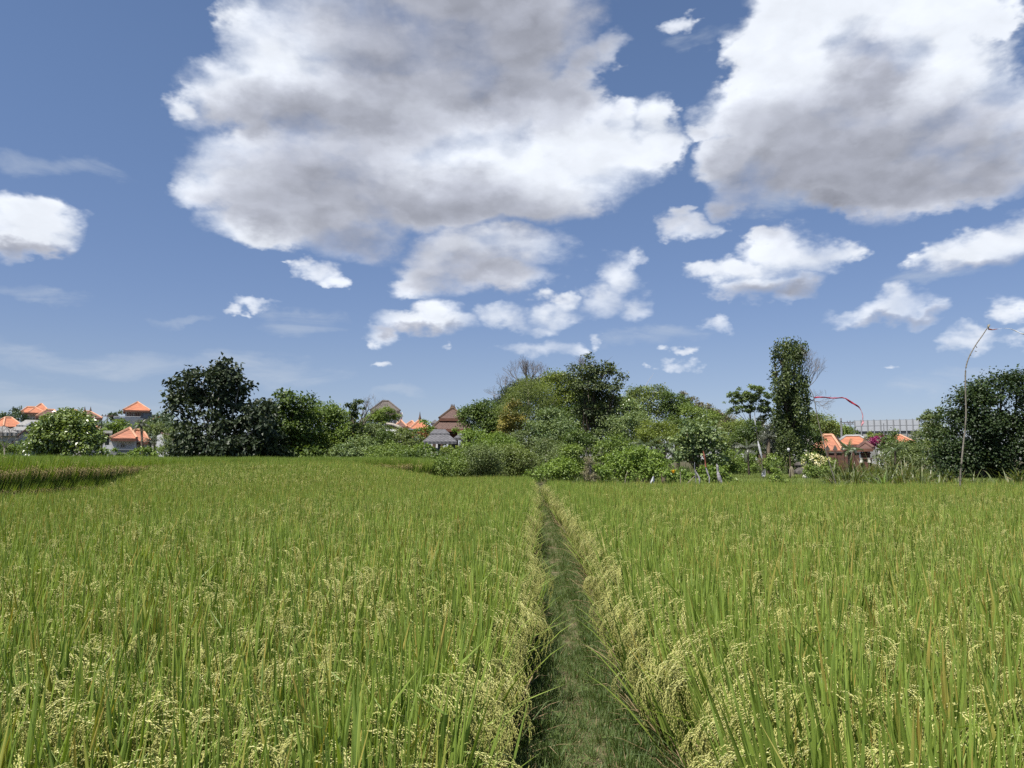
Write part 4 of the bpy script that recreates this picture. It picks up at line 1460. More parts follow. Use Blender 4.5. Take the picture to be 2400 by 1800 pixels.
# brick walls and shrine of the small temple
h = House('garden_wall', 'red brick temple wall below the dusty orange hall', 1940, 2012, 58, cat='wall')
MB().box(h.X(1936), h.X(2014), 0, 0.4, -0.2, h.Z(1062)).build('brickwork', M_brick, h.o)
MB().box(h.X(1935), h.X(2015), -0.08, 0.48, h.Z(1062) + 0.003, h.Z(1059)).build('coping', M_stone, h.o)
for x in (1938, 1956, 1974, 1998):
    p = MB().box(h.X(x), h.X(x + 5), -0.12, 0.5, -0.2, h.Z(1055)).build('pier', M_brick, h.o)
    m = MB(); cx = h.X(x + 2.5)
    for q in range(3): m.box(cx - 0.16 + q * .05, cx + 0.16 - q * .05, 0.02 + q * .05, 0.36 - q * .05, h.Z(1055) + 0.002 + q * .12, h.Z(1055) + .12 + q * .12)
    m.build('cap', M_stone, p)
h = House('shrine', 'small temple shrine with a brown pyramid roof on a stepped brick base', 2012, 2046, 54, cat='shrine')
mb = MB()
steps = [(2012, 2046, 1100, 1092, 1.1), (2015, 2043, 1092, 1076, 0.95), (2013, 2045, 1076, 1073, 1.05), (2018, 2040, 1073, 1064, 0.8), (2016, 2042, 1064, 1061, 0.9)]
for a, b, y0, y1, dd in steps: mb.box(h.X(a), h.X(b), 1 - dd, 1 + dd, h.Z(y0) + 0.001, h.Z(y1))
mb.box(h.X(2012), h.X(2046), -0.1, 2.1, -0.2, h.Z(1100)); mb.build('base', M_brick, h.o)
for x in (2020, 2029, 2038): MB().box(h.X(x) - .05, h.X(x) + .05, 0.4, 0.5, h.Z(1061), h.Z(1051)).build('post', M_wood, h.o)
MB().box(h.X(2023), h.X(2035), 0.8, 1.5, h.Z(1061), h.Z(1053)).build('cella', M_wood, h.o)
h.roof(2008, 2049, 1051, 1038, 2028, 2029.5, 2.4, M_brown, -0.2, rmat=M_brown, th=0.1)
h.finial(2029, 1040, 0.5, 1.0)
for x in (2019, 2037): MB().tube([(h.X(x), -0.15, h.Z(1084)), (h.X(x), -0.15, h.Z(1078)), (h.X(x), -0.15, h.Z(1073))], [0.13, 0.09, 0.12], 7).build('stone_figure', M_cream, h.o)

# big panelled screen
h = House('panel_screen', 'long grey screen of metal framed panels rising above a concrete wall', 2003, 2160, 105, cat='screen')
wl = MB().box(h.X(2005), h.X(2160), 0.3, 0.6, -0.2, h.Z(1010.5)).build('concrete_wall', M_concrete, h.o)
xs = [2007 + i * 15.15 for i in range(11)]
proto = {}
for r_, (ya, yb) in enumerate(((985.3, 997.2), (998.2, 1010))):
    for i in range(10):
        w_ = h.X(xs[i + 1] - 0.9) - h.X(xs[i] + 0.9); hh = h.Z(ya) - h.Z(yb)
        if r_ not in proto:
            proto[r_] = MB().box(0, w_, 0, 0.05, 0, hh).build('panel', M_panel, h.o); q = proto[r_]
        else:
            q = proto[r_].copy(); COL.objects.link(q); q.parent = h.o
        q.location = (h.X(xs[i] + 0.9), 0.1, h.Z(yb))
pp = None
for i in range(11):
    z = h.Z(982.5 if i % 2 else 983.5)
    q = MB().box(-0.07, 0.07, -0.02, 0.14, h.Z(1028), z).build('post', M_metal, h.o); q.location.x = h.X(xs[i])
for y in (985, 997.7, 1010.3):
    MB().box(h.X(2006), h.X(2160), 0.17, 0.24, h.Z(y) - 0.05, h.Z(y) + 0.05).build('rail', M_metal, h.o)


def utility_pole(px, y0, y1, D, arms, label, r=0.12):
    b = at(px, HORIZON, D); b.z = ground_z(D)
    o = empty('utility_pole', b); tag(o, label, 'pole')
    top = at(px, y0, D).z - b.z
    MB().tube([(0, 0, -0.2), (0, 0, top)], [r * 1.2, r * 0.8], 7).build('mast', M_metal, o)
    for (py, w_) in arms:
        z = at(px, py, D).z - b.z
        a = MB().box(-w_, w_, -0.06, 0.06, z - 0.05, z + 0.05).build('crossarm', M_wood, o)
        m = MB()
        for k in range(4):
            x = -w_ * 0.85 + k * w_ * 0.567
            m.tube([(x, 0, z + .05), (x, 0, z + .25)], [0.06, 0.04], 6)
        m.build('insulator', M_stone, a)['kind'] = 'stuff'
    return o


utility_pole(1975, 980, 1022, 86, [], 'plain grey mast behind the bright orange roof edged in grey', 0.12)
utility_pole(1996.5, 986, 1003, 120, [(990, 1.6), (994, 1.1)], 'far utility pole with two crossarms left of the panelled screen', 0.14)
utility_pole(246, 972, 1000, 105, [(975, 0.8)], 'thin pole with one crossarm left of the tall house with stair tower', 0.09)
utility_pole(2075, 992, 1030, 96, [], 'slim pole standing before the middle of the panelled screen', 0.07)

# ------------------------------------------------------------------ trees and bushes
L_dark = leaf_mat('leaf_dark', (0.0212, 0.0341, 0.0193), (0.0680, 0.0893, 0.0386), trans=0.12, spec=0.3, rough=0.5)
L_bigt = leaf_mat('leaf_deep_shiny', (0.016, 0.032, 0.012), (0.060, 0.092, 0.028), accent=(0.12, 0.15, 0.04), acc=0.06, trans=0.2)
L_darkm = leaf_mat('leaf_dark_olive', (0.0371, 0.0550, 0.0203), (0.1126, 0.1438, 0.0450), trans=0.2)
L_deep = leaf_mat('leaf_deep_green', (0.0385, 0.0678, 0.0192), (0.1392, 0.1960, 0.0417), trans=0.25)
L_mid = leaf_mat('leaf_mid_green', (0.0770, 0.1246, 0.0296), (0.2311, 0.3023, 0.0657), trans=0.28)
L_bright = leaf_mat('leaf_bright_green', (0.0842, 0.1375, 0.0286), (0.2372, 0.3231, 0.0649), trans=0.3)
L_olive = leaf_mat('leaf_olive', (0.0838, 0.1162, 0.0321), (0.2427, 0.2946, 0.0802), trans=0.28)
L_golden = leaf_mat('leaf_golden_olive', (0.0796, 0.1146, 0.0229), (0.2449, 0.2897, 0.0573), trans=0.3)
L_yellow = leaf_mat('leaf_yellowing', (0.13, 0.12, 0.03), (0.36, 0.30, 0.075), accent=(0.10, 0.12, 0.03), acc=0.3, trans=0.3)
L_scrub = leaf_mat('leaf_scrub', (0.0765, 0.1065, 0.0409), (0.2084, 0.2585, 0.0888), accent=(0.17, 0.15, 0.09), acc=0.06, trans=0.25)
L_blue = leaf_mat('leaf_blue_green', (0.0865, 0.1351, 0.0565), (0.2488, 0.3060, 0.1132), trans=0.25)
L_tan = leaf_mat('leaf_seedhead', (0.1105, 0.0990, 0.0540), (0.2805, 0.2430, 0.1440), accent=(0.07, 0.10, 0.03), acc=0.4, trans=0.2)
L_glossy = leaf_mat('leaf_glossy', (0.0735, 0.1176, 0.0297), (0.2389, 0.2979, 0.0823), trans=0.22, spec=0.9, rough=0.28)
L_vine = leaf_mat('leaf_vine', (0.0273, 0.0494, 0.0164), (0.1160, 0.1495, 0.0410), accent=(0.17, 0.20, 0.05), acc=0.13, trans=0.22)
L_magenta = leaf_mat('bougainvillea_bract', (0.22, 0.02, 0.09), (0.42, 0.06, 0.20), accent=(0.05, 0.09, 0.03), acc=0.2, trans=0.3, tcol=(1.3, 0.8, 1.1))
L_red = leaf_mat('leaf_reddish', (0.16, 0.06, 0.03), (0.34, 0.17, 0.08), accent=(0.08, 0.12, 0.03), acc=0.45, trans=0.3)
L_flower = leaf_mat('pale_flower', (0.60, 0.52, 0.18), (0.80, 0.76, 0.50), trans=0.2, tcol=(1.0, 1.0, 0.8))
L_frond = leaf_mat('palm_frond', (0.045, 0.070, 0.022), (0.12, 0.16, 0.055), trans=0.25, spec=0.6, rough=0.35)
L_frondgrey = leaf_mat('palm_frond_grey', (0.0551, 0.0638, 0.0433), (0.1339, 0.1425, 0.1024), trans=0.2, spec=0.6, rough=0.35)
L_banana = leaf_mat('banana_leaf', (0.09, 0.15, 0.03), (0.20, 0.29, 0.06), trans=0.35, spec=0.6, rough=0.35)
L_cane = leaf_mat('cane_leaf', (0.0599, 0.0825, 0.0237), (0.1597, 0.1866, 0.0611), accent=(0.26, 0.21, 0.12), acc=0.08, trans=0.28, spec=0.5, rough=0.4)

SEED = [500]


def T(name, label, cat, D, bx, L, leaf, mat, wood=None, cover=4.2, nmax=26000, group=None, **kw):
    SEED[0] += 1
    leaf = leaf * 0.88
    lp = leaf * F / D
    area = sum(math.pi * l[2] * l[3] for l in L)
    asp = kw.get('aspect', 0.42)
    mr = sorted(min(l[2], l[3]) for l in L)[len(L) // 2] * D / F
    kw['clump'] = min(kw.get('clump', 0.5), 0.75 * mr)
    n = int(min(nmax, max(500, cover * area / (0.8 * asp * lp * lp))))
    return tree(name, label, cat, D, bx, L, n, leaf, mat, wood or M_bark, SEED[0], group=group, **kw)


# left
T('round_tree', 'low round tree with big glossy sunlit leaves in front of the left houses', 'tree', 56, 150,
  [(150, 1020, 62, 42), (115, 1035, 42, 34), (195, 1035, 40, 32), (160, 990, 42, 26), (135, 1000, 40, 28), (90, 1052, 22, 20), (215, 1050, 24, 22), (180, 1000, 36, 24)],
  0.26, L_glossy, r0=0.16, clump=0.45, spread=1.0, cover=5.5, up=0.8, aspect=0.36)
T('tall_tree', 'tallest dark tree left of centre with large drooping leaves and open crown top', 'tree', 54, 500,
  [(525, 868, 34, 26), (500, 900, 45, 35), (560, 905, 34, 45), (450, 900, 36, 32), (430, 945, 30, 32), (470, 960, 45, 40), (530, 970, 60, 45),
   (590, 960, 42, 42), (625, 975, 30, 40), (560, 1010, 75, 50), (480, 1020, 60, 45), (440, 1040, 34, 30), (410, 955, 14, 22), (600, 1040, 50, 32), (520, 1050, 80, 22), (425, 990, 18, 20), (470, 1066, 60, 12), (560, 1066, 60, 12), (640, 1064, 40, 14)],
  0.36, L_dark, M_barkpale, r0=0.26, clump=0.55, cover=4.2, fork=0.2, twigs=2, fill=0.3, aspect=0.34, drop=0.5, up=0.3, wild=0.2)
T('palmate_tree', 'dark green tree with layered starry leaves right against the tallest dark tree', 'tree', 57, 665,
  [(690, 945, 34, 22), (660, 935, 12, 16), (715, 955, 24, 20), (670, 985, 46, 40), (710, 1000, 45, 40), (660, 1030, 55, 35), (640, 1000, 34, 40), (700, 1045, 50, 25), (660, 1064, 60, 12), (720, 1064, 40, 12)],
  0.26, L_deep, r0=0.22, clump=0.55, cover=4.6, fork=0.25, up=0.7)
T('domed_tree', 'broad domed tree of dense tufted foliage, just left of the dead vine trunk', 'tree', 60, 760,
  [(770, 975, 40, 26), (745, 970, 28, 22), (790, 1000, 45, 35), (750, 1010, 60, 40), (820, 1030, 40, 32), (730, 1045, 60, 28), (800, 1055, 70, 24), (845, 1052, 28, 20), (705, 1030, 40, 30)],
  0.20, L_mid, r0=0.28, clump=0.6, cover=4.2, fork=0.2, up=0.7)
T('bush', 'light leafed bush at the foot of the dead vine trunk', 'bush', 56, 830,
  [(815, 1060, 40, 18), (850, 1050, 34, 22), (790, 1066, 30, 12), (870, 1062, 24, 16)], 0.16, L_blue, r0=0.05, clump=0.35)
T('dead_trunk', 'dead forked trunk wrapped in dry vines beside the domed tree', 'tree', 59, 830,
  [(831, 985, 8, 26), (826, 948, 7, 9), (816, 950, 7, 4), (842, 944, 8, 6), (835, 1010, 12, 16), (850, 958, 8, 4), (829, 965, 6, 12)], 0.14, L_vine, r0=0.16, clump=0.16, fork=0.6, wild=0.25)
for bx, D, L, lab, mat, lf, kw in [
    (905, 92, [(900, 970, 22, 14), (885, 985, 24, 16), (925, 975, 18, 10), (905, 990, 30, 14), (870, 990, 20, 16)], 'feathery green tree standing before the tall white house', L_mid, 0.2, dict(up=1.0)),
    (880, 66, [(880, 1020, 34, 22), (860, 1035, 30, 24), (905, 1040, 32, 20), (850, 1010, 20, 16)], 'grey green scrub between the dead vine trunk and the leaning palm stem', L_scrub, 0.13, {}),
    (905, 62, [(895, 1030, 16, 20), (910, 1020, 14, 18), (900, 1045, 20, 12)], 'small very dark round tree below the leaning palm stem', L_deep, 0.15, {}),
    (950, 64, [(940, 1025, 26, 18), (970, 1035, 22, 16), (925, 1035, 22, 16), (960, 1048, 24, 12)], 'loose thorny shrub left of the two-tiered grey gazebo', L_olive, 0.14, {}),
    (1006, 80, [(1000, 1000, 14, 12), (1008, 1010, 12, 12), (992, 1015, 16, 12)], 'yellowish broad leafed shrub between orange roof and brown pavilion', L_bright, 0.28, {}),
    (1000, 72, [(998, 1018, 14, 8), (985, 1028, 16, 8), (975, 1022, 8, 8)], 'reddish leafed shrub under the orange roofs', L_red, 0.22, {}),
    (1010, 55, [(1003, 1050, 16, 7), (988, 1046, 12, 7), (1016, 1054, 8, 5)], 'pale flowering shrub beneath the left eave of the grey gazebo', L_bright, 0.16, {}),
    (1050, 55, [(1048, 1052, 12, 7), (1060, 1054, 16, 7)], 'yellow green shrub under the grey gazebo right of its front post', L_golden, 0.14, {}),
    (1080, 76, [(1072, 1012, 10, 12), (1088, 1020, 10, 8)], 'small light green shrub against the brown pavilion posts', L_bright, 0.2, {}),
]:
    T('tree' if D > 85 else 'shrub', lab, 'tree' if D > 85 else 'shrub', D, bx, L, lf, mat, r0=0.12 if D > 85 else 0.05, clump=0.35, **kw)
T('garden_tree', 'dense deep green tree covering the right half of the brown pavilion', 'tree', 74, 1130,
  [(1110, 975, 28, 22), (1140, 965, 28, 22), (1095, 970, 16, 12), (1150, 985, 34, 26), (1120, 1000, 34, 28), (1160, 1005, 30, 30), (1150, 955, 16, 12), (1175, 990, 24, 34)],
  0.2, L_deep, r0=0.25, clump=0.55, fork=0.3, cover=4.6, up=0.75)
T('shrub', 'lime coloured leafy shrub at the foot of the deep green garden tree', 'shrub', 60, 1115,
  [(1110, 1030, 24, 16), (1130, 1028, 22, 14), (1095, 1022, 12, 10), (1145, 1040, 22, 14), (1105, 1048, 22, 10)], 0.16, L_bright, r0=0.05, clump=0.4)

# front hedge of bushes, left to right
for D, bx, L, lab, mat, lf in [
    (50, 925, [(920, 1062, 40, 20), (890, 1066, 30, 16), (945, 1068, 30, 18), (925, 1080, 60, 20)], 'smooth green bush where the upper rice terrace ends', L_mid, 0.11),
    (47, 1000, [(985, 1082, 40, 20), (1020, 1086, 36, 20), (965, 1090, 34, 24), (1005, 1098, 50, 18)], 'dark green bush in the hollow below the grey gazebo', L_deep, 0.12),
    (45, 1075, [(1075, 1082, 34, 24), (1045, 1095, 36, 20), (1100, 1088, 40, 26), (1075, 1105, 60, 16)], 'bush with small grey green leaves right of the hollow', L_mid, 0.10),
    (50, 1065, [(1062, 1060, 24, 10), (1078, 1066, 20, 10)], 'patch of golden shrub just right of the gazebo', L_golden, 0.13),
    (44, 1130, [(1120, 1066, 32, 22), (1150, 1072, 32, 24), (1135, 1100, 50, 22)], 'dull olive bush with bare grey twigs, front row centre', L_scrub, 0.09),
    (54, 1170, [(1165, 1035, 30, 18), (1185, 1050, 28, 20), (1150, 1050, 24, 16)], 'fresh green bush below the yellowing shrub', L_bright, 0.13),
    (47, 1205, [(1195, 1070, 40, 26), (1225, 1085, 40, 24), (1200, 1105, 50, 18)], 'small leafed olive bush left of the head of the path', L_olive, 0.09),
    (56, 1240, [(1235, 1035, 44, 24), (1275, 1045, 40, 24), (1210, 1045, 30, 20)], 'dusty scrub thicket below the trunk of the feathery olive tree', L_scrub, 0.11),
    (50, 1300, [(1290, 1060, 44, 28), (1325, 1072, 38, 26), (1300, 1090, 50, 22)], 'grey olive thicket directly behind the head of the path', L_scrub, 0.10),
    (40, 1300, [(1290, 1105, 34, 18), (1318, 1098, 28, 22), (1335, 1112, 26, 14), (1265, 1112, 26, 12)], 'bright leafy climber bush just right of the head of the path', L_bright, 0.12),
    (43, 1350, [(1345, 1080, 30, 26), (1360, 1100, 24, 20), (1340, 1062, 26, 16)], 'speckled bush touching the brown vine stump on its left', L_mid, 0.11),
    (48, 1370, [(1370, 1040, 24, 20), (1350, 1030, 24, 18), (1390, 1055, 24, 24)], 'dark leafy thicket rising behind the brown vine stump', L_deep, 0.13),
    (46, 1430, [(1425, 1065, 34, 26), (1445, 1045, 34, 22), (1410, 1085, 26, 20)], 'deep green tangle right behind the brown vine stump', L_mid, 0.13),
    (38, 1480, [(1470, 1085, 50, 26), (1520, 1088, 40, 26), (1440, 1105, 40, 18), (1500, 1105, 50, 20), (1545, 1108, 26, 16), (1495, 1066, 34, 14)], 'broad mound of light green leaves, the largest bush of the front row', L_bright, 0.13),
    (37, 1410, [(1408, 1108, 20, 16), (1425, 1118, 18, 10), (1395, 1118, 16, 8)], 'low vivid green weed bush at the foot of the broad mound', L_bright, 0.12),
]:
    T('bush', lab, 'bush', D, bx, L, lf, mat, r0=0.05, clump=0.32, cover=4.6, fork=0.1, up=0.6)

# hill of trees
T('conifer_slope', 'dark needle-like tree along the upper left slope of the wooded mound', 'tree', 78, 1205,
  [(1235, 905, 26, 14), (1205, 920, 26, 18), (1185, 945, 22, 18), (1170, 960, 16, 12), (1220, 930, 30, 24), (1280, 895, 26, 8), (1300, 890, 20, 7)], 0.24, L_dark, r0=0.2, aspect=0.18, clump=0.5, cover=4.5)
T('feathery_tree', 'fine leafed olive tree with a visible grey trunk on the left of the mound', 'tree', 62, 1238,
  [(1235, 930, 38, 32), (1210, 955, 32, 30), (1260, 960, 32, 38), (1190, 975, 24, 20), (1245, 900, 26, 12), (1235, 985, 40, 26), (1275, 930, 26, 34), (1205, 990, 26, 18)],
  0.105, L_olive, M_barkpale, r0=0.14, clump=0.55, cover=2.6, fork=0.35, twigs=2, aspect=0.3)
T('yellow_bush', 'yellowing shrub cascading down the left edge of the mound', 'shrub', 59, 1200,
  [(1195, 965, 16, 14), (1190, 990, 20, 18), (1200, 1010, 26, 16), (1185, 1020, 20, 12), (1215, 985, 18, 16), (1175, 1035, 14, 8), (1200, 945, 14, 8)], 0.14, L_yellow, r0=0.05, clump=0.4)
T('flat_topped_tree', 'broad olive green tree forming the rounded top of the mound', 'tree', 70, 1320,
  [(1310, 895, 40, 16), (1345, 915, 44, 24), (1290, 920, 34, 24), (1330, 945, 50, 30), (1365, 950, 30, 34), (1300, 960, 40, 28), (1305, 880, 22, 9)],
  0.17, L_golden, r0=0.3, clump=0.6, cover=4.2, up=0.9, drop=0.1)
T('shadow_tree', 'shaded undergrowth tree filling the dark middle of the mound', 'tree', 68, 1345,
  [(1340, 985, 50, 30), (1375, 1000, 36, 40), (1320, 1010, 44, 26), (1400, 975, 26, 32)], 0.16, L_deep, r0=0.2, clump=0.55, cover=4.6)
T('dark_leafed_tree', 'tall dark tree with large leaves and a drooping right side on top of the mound', 'tree', 60, 1392,
  [(1395, 870, 28, 20), (1368, 885, 22, 20), (1425, 872, 26, 18), (1442, 900, 18, 20), (1390, 905, 30, 26), (1375, 935, 30, 30), (1415, 930, 34, 26), (1400, 960, 34, 26), (1455, 905, 10, 8),
   (1445, 925, 10, 16), (1350, 870, 20, 12), (1378, 850, 12, 12), (1345, 890, 16, 16), (1400, 985, 34, 22), (1375, 965, 26, 26), (1430, 960, 20, 20)],
  0.19, L_darkm, M_barkdark, r0=0.17, clump=0.42, cover=3.0, fork=0.35, twigs=3, aspect=0.4, fill=0.35, wild=0.3)
T('tree', 'tree of shiny bright leaves on the right shoulder of the mound', 'tree', 66, 1465,
  [(1455, 950, 34, 18), (1440, 965, 30, 22), (1480, 965, 24, 20), (1462, 985, 34, 16)], 0.2, L_glossy, r0=0.2, clump=0.5)
T('vine_dome', 'dense dark green climber dome in the middle of the wooded mound', 'tree', 56, 1290,
  [(1290, 985, 34, 22), (1270, 1005, 32, 24), (1310, 1010, 30, 24), (1290, 1030, 40, 18), (1335, 1010, 12, 20)], 0.15, L_blue, r0=0.15, clump=0.4, cover=5)
T('tree', 'small fresh green sapling crown right of the dark climber dome', 'tree', 57, 1332,
  [(1330, 1005, 16, 14), (1322, 1025, 16, 14), (1340, 1020, 14, 14)], 0.17, L_bright, r0=0.08, clump=0.35)
T('tree', 'airy flat-topped tree, left of the two dark trees on the skyline right of the mound', 'tree', 72, 1510,
  [(1505, 918, 28, 12), (1535, 915, 22, 10), (1500, 945, 30, 26), (1530, 945, 32, 28), (1515, 975, 34, 26), (1490, 935, 12, 18)],
  0.17, L_olive, M_barkpale, r0=0.2, clump=0.5, cover=3.0, twigs=2, fork=0.3)
T('tree', 'egg shaped dense dark tree on the skyline right of the mound', 'tree', 70, 1588,
  [(1588, 950, 20, 20), (1575, 975, 24, 26), (1600, 975, 20, 26), (1585, 1000, 30, 20), (1560, 945, 14, 22)], 0.16, L_deep, r0=0.2, clump=0.45, cover=4.6)
T('creeper', 'pale tan seeding creeper over the tree tops left of the layered tree', 'creeper', 71, 1640,
  [(1625, 945, 14, 12), (1645, 955, 18, 12), (1665, 968, 22, 10), (1620, 938, 8, 8), (1600, 925, 8, 5), (1560, 925, 10, 4), (1680, 975, 16, 8)], 0.14, L_tan, r0=0.05, clump=0.35)
T('tree', 'green bushy tree under the pale tan creeper', 'tree', 69, 1640,
  [(1625, 975, 26, 20), (1655, 980, 26, 18), (1640, 1000, 34, 18), (1610, 965, 16, 16)], 0.15, L_mid, r0=0.15, clump=0.45)
T('tree', 'mid green rounded crown below the shiny tree on the mound', 'tree', 60, 1440,
  [(1440, 1000, 26, 24), (1420, 1020, 26, 20), (1455, 1025, 24, 18)], 0.15, L_blue, r0=0.14, clump=0.4)
T('tree', 'pale leafy dome between the shiny tree and the airy flat-topped tree', 'tree', 58, 1495,
  [(1490, 985, 26, 16), (1475, 1000, 28, 22), (1510, 1000, 24, 18), (1495, 1020, 32, 18)], 0.14, L_blue, r0=0.14, clump=0.4)
T('tree', 'wide golden green spreading tree in front of the skyline trees', 'tree', 54, 1545,
  [(1530, 1005, 34, 16), (1560, 1010, 34, 18), (1590, 1020, 24, 14), (1545, 1028, 40, 16), (1510, 1025, 24, 16)], 0.12, L_golden, r0=0.14, clump=0.45, up=0.9)
T('broad_leafed_tree', 'tree with big pale leaves behind the crooked ribbon pole', 'tree', 46, 1635,
  [(1640, 1000, 34, 14), (1610, 1015, 28, 18), (1665, 1015, 28, 18), (1635, 1035, 40, 24), (1600, 1045, 24, 20), (1590, 1062, 18, 12), (1670, 1050, 30, 24), (1640, 1065, 40, 20), (1685, 1075, 20, 14)],
  0.20, L_blue, r0=0.14, clump=0.36, cover=4.4, up=0.8, spread=1.1)
T('tree', 'reddish olive tree on the skyline left of the layered tree', 'tree', 74, 1700,
  [(1700, 985, 26, 14), (1690, 1000, 24, 16), (1720, 1000, 26, 16)], 0.14, L_tan, r0=0.15, clump=0.4)
T('tree', 'brownish olive scrub tree behind the tall white flag', 'tree', 64, 1725,
  [(1705, 1015, 26, 20), (1730, 1005, 26, 16), (1725, 1030, 34, 20), (1700, 1040, 26, 16)], 0.13, L_olive, r0=0.13, clump=0.4)
T('layered_tree', 'graceful tree with flat layered branches and thin trunk against the sky', 'tree', 66, 1757,
  [(1757, 913, 28, 8), (1732, 927, 30, 7), (1784, 927, 28, 7), (1718, 946, 24, 6), (1798, 944, 22, 6), (1760, 943, 36, 9), (1738, 960, 32, 6), (1785, 960, 26, 6), (1712, 966, 18, 5), (1804, 968, 18, 5), (1790, 979, 18, 4), (1755, 932, 30, 8)],
  0.16, L_blue, M_bark, r0=0.08, clump=0.4, cover=6, fork=0.62, up=1.3, drop=0.0, wild=0.05)
T('tree', 'shadowy low tree at the foot of the layered tree', 'tree', 60, 1760,
  [(1755, 1005, 24, 18), (1745, 1030, 30, 22), (1775, 1025, 22, 20), (1765, 1050, 30, 18)], 0.15, L_deep, r0=0.13, clump=0.42)
T('shrub', 'tuft of bright shrubs behind the white bag on a stake', 'shrub', 56, 1730,
  [(1745, 1070, 24, 16), (1720, 1085, 24, 16), (1760, 1090, 26, 14), (1740, 1102, 34, 10)], 0.13, L_bright, r0=0.04, clump=0.35)
T('shrub', 'round medium green shrub by the yard edge, right of the big pale leaves', 'shrub', 50, 1700,
  [(1705, 1075, 20, 16), (1690, 1090, 22, 14), (1715, 1098, 24, 10)], 0.13, L_mid, r0=0.04, clump=0.33)
T('weed_bush', 'leafy weeds around the base of the crooked stakes', 'weeds', 36, 1660,
  [(1655, 1110, 26, 14), (1690, 1112, 20, 14), (1625, 1112, 24, 12), (1595, 1108, 26, 14), (1570, 1116, 18, 10)], 0.14, L_bright, r0=0.02, clump=0.28)
T('weed_bush', 'upright dark green herb right of the torn grey cloth', 'weeds', 33.5, 1692,
  [(1700, 1108, 14, 14), (1685, 1120, 14, 12), (1712, 1122, 12, 10)], 0.13, L_mid, r0=0.02, clump=0.24)
T('weed_bush', 'young grey green sapling standing before the white yard edge', 'weeds', 36, 1820,
  [(1820, 1108, 8, 10), (1812, 1120, 14, 8), (1830, 1122, 14, 8), (1820, 1132, 18, 6)], 0.11, L_mid, r0=0.02, clump=0.2)

# vine column
T('vine_tree', 'tall column of hanging dark vines smothering a dead tree', 'tree', 52, 1850,
  [(1818, 822, 12, 12), (1832, 818, 9, 8), (1857, 812, 11, 11), (1880, 818, 12, 9), (1815, 845, 9, 16), (1842, 850, 9, 36), (1862, 845, 11, 32), (1838, 832, 12, 10), (1870, 835, 12, 12),
   (1818, 885, 11, 12), (1822, 915, 12, 30), (1840, 900, 13, 32), (1862, 900, 12, 34), (1884, 895, 9, 14), (1880, 920, 10, 26), (1850, 940, 24, 26), (1832, 955, 14, 34), (1868, 955, 14, 30),
   (1888, 945, 6, 22), (1826, 990, 14, 32), (1850, 990, 22, 32), (1866, 1005, 12, 26), (1840, 1030, 20, 30), (1860, 1045, 16, 26), (1830, 1045, 12, 24), (1850, 1075, 24, 20), (1890, 975, 5, 10)],
  0.15, L_vine, M_barkdark, r0=0.2, clump=0.34, cover=4.6, nmax=40000, fork=0.7, drop=1.3, up=0.1, fill=0.2, wild=0.12, zs=2.2, xs=0.75, per=30)
T('shrub', 'ragged shrub at the left foot of the vine column', 'shrub', 50, 1815,
  [(1812, 1080, 16, 14), (1825, 1095, 20, 12), (1800, 1095, 14, 10)], 0.13, L_mid, r0=0.04, clump=0.3)
T('tree', 'dusky palm-like tree left of the vine column', 'tree', 55, 1805,
  [(1805, 1020, 18, 14), (1800, 1040, 12, 20), (1812, 1045, 12, 22), (1805, 1000, 14, 8)], 0.2, L_frondgrey, M_barkdark, r0=0.16, clump=0.35, aspect=0.12, drop=0.8, cover=5)
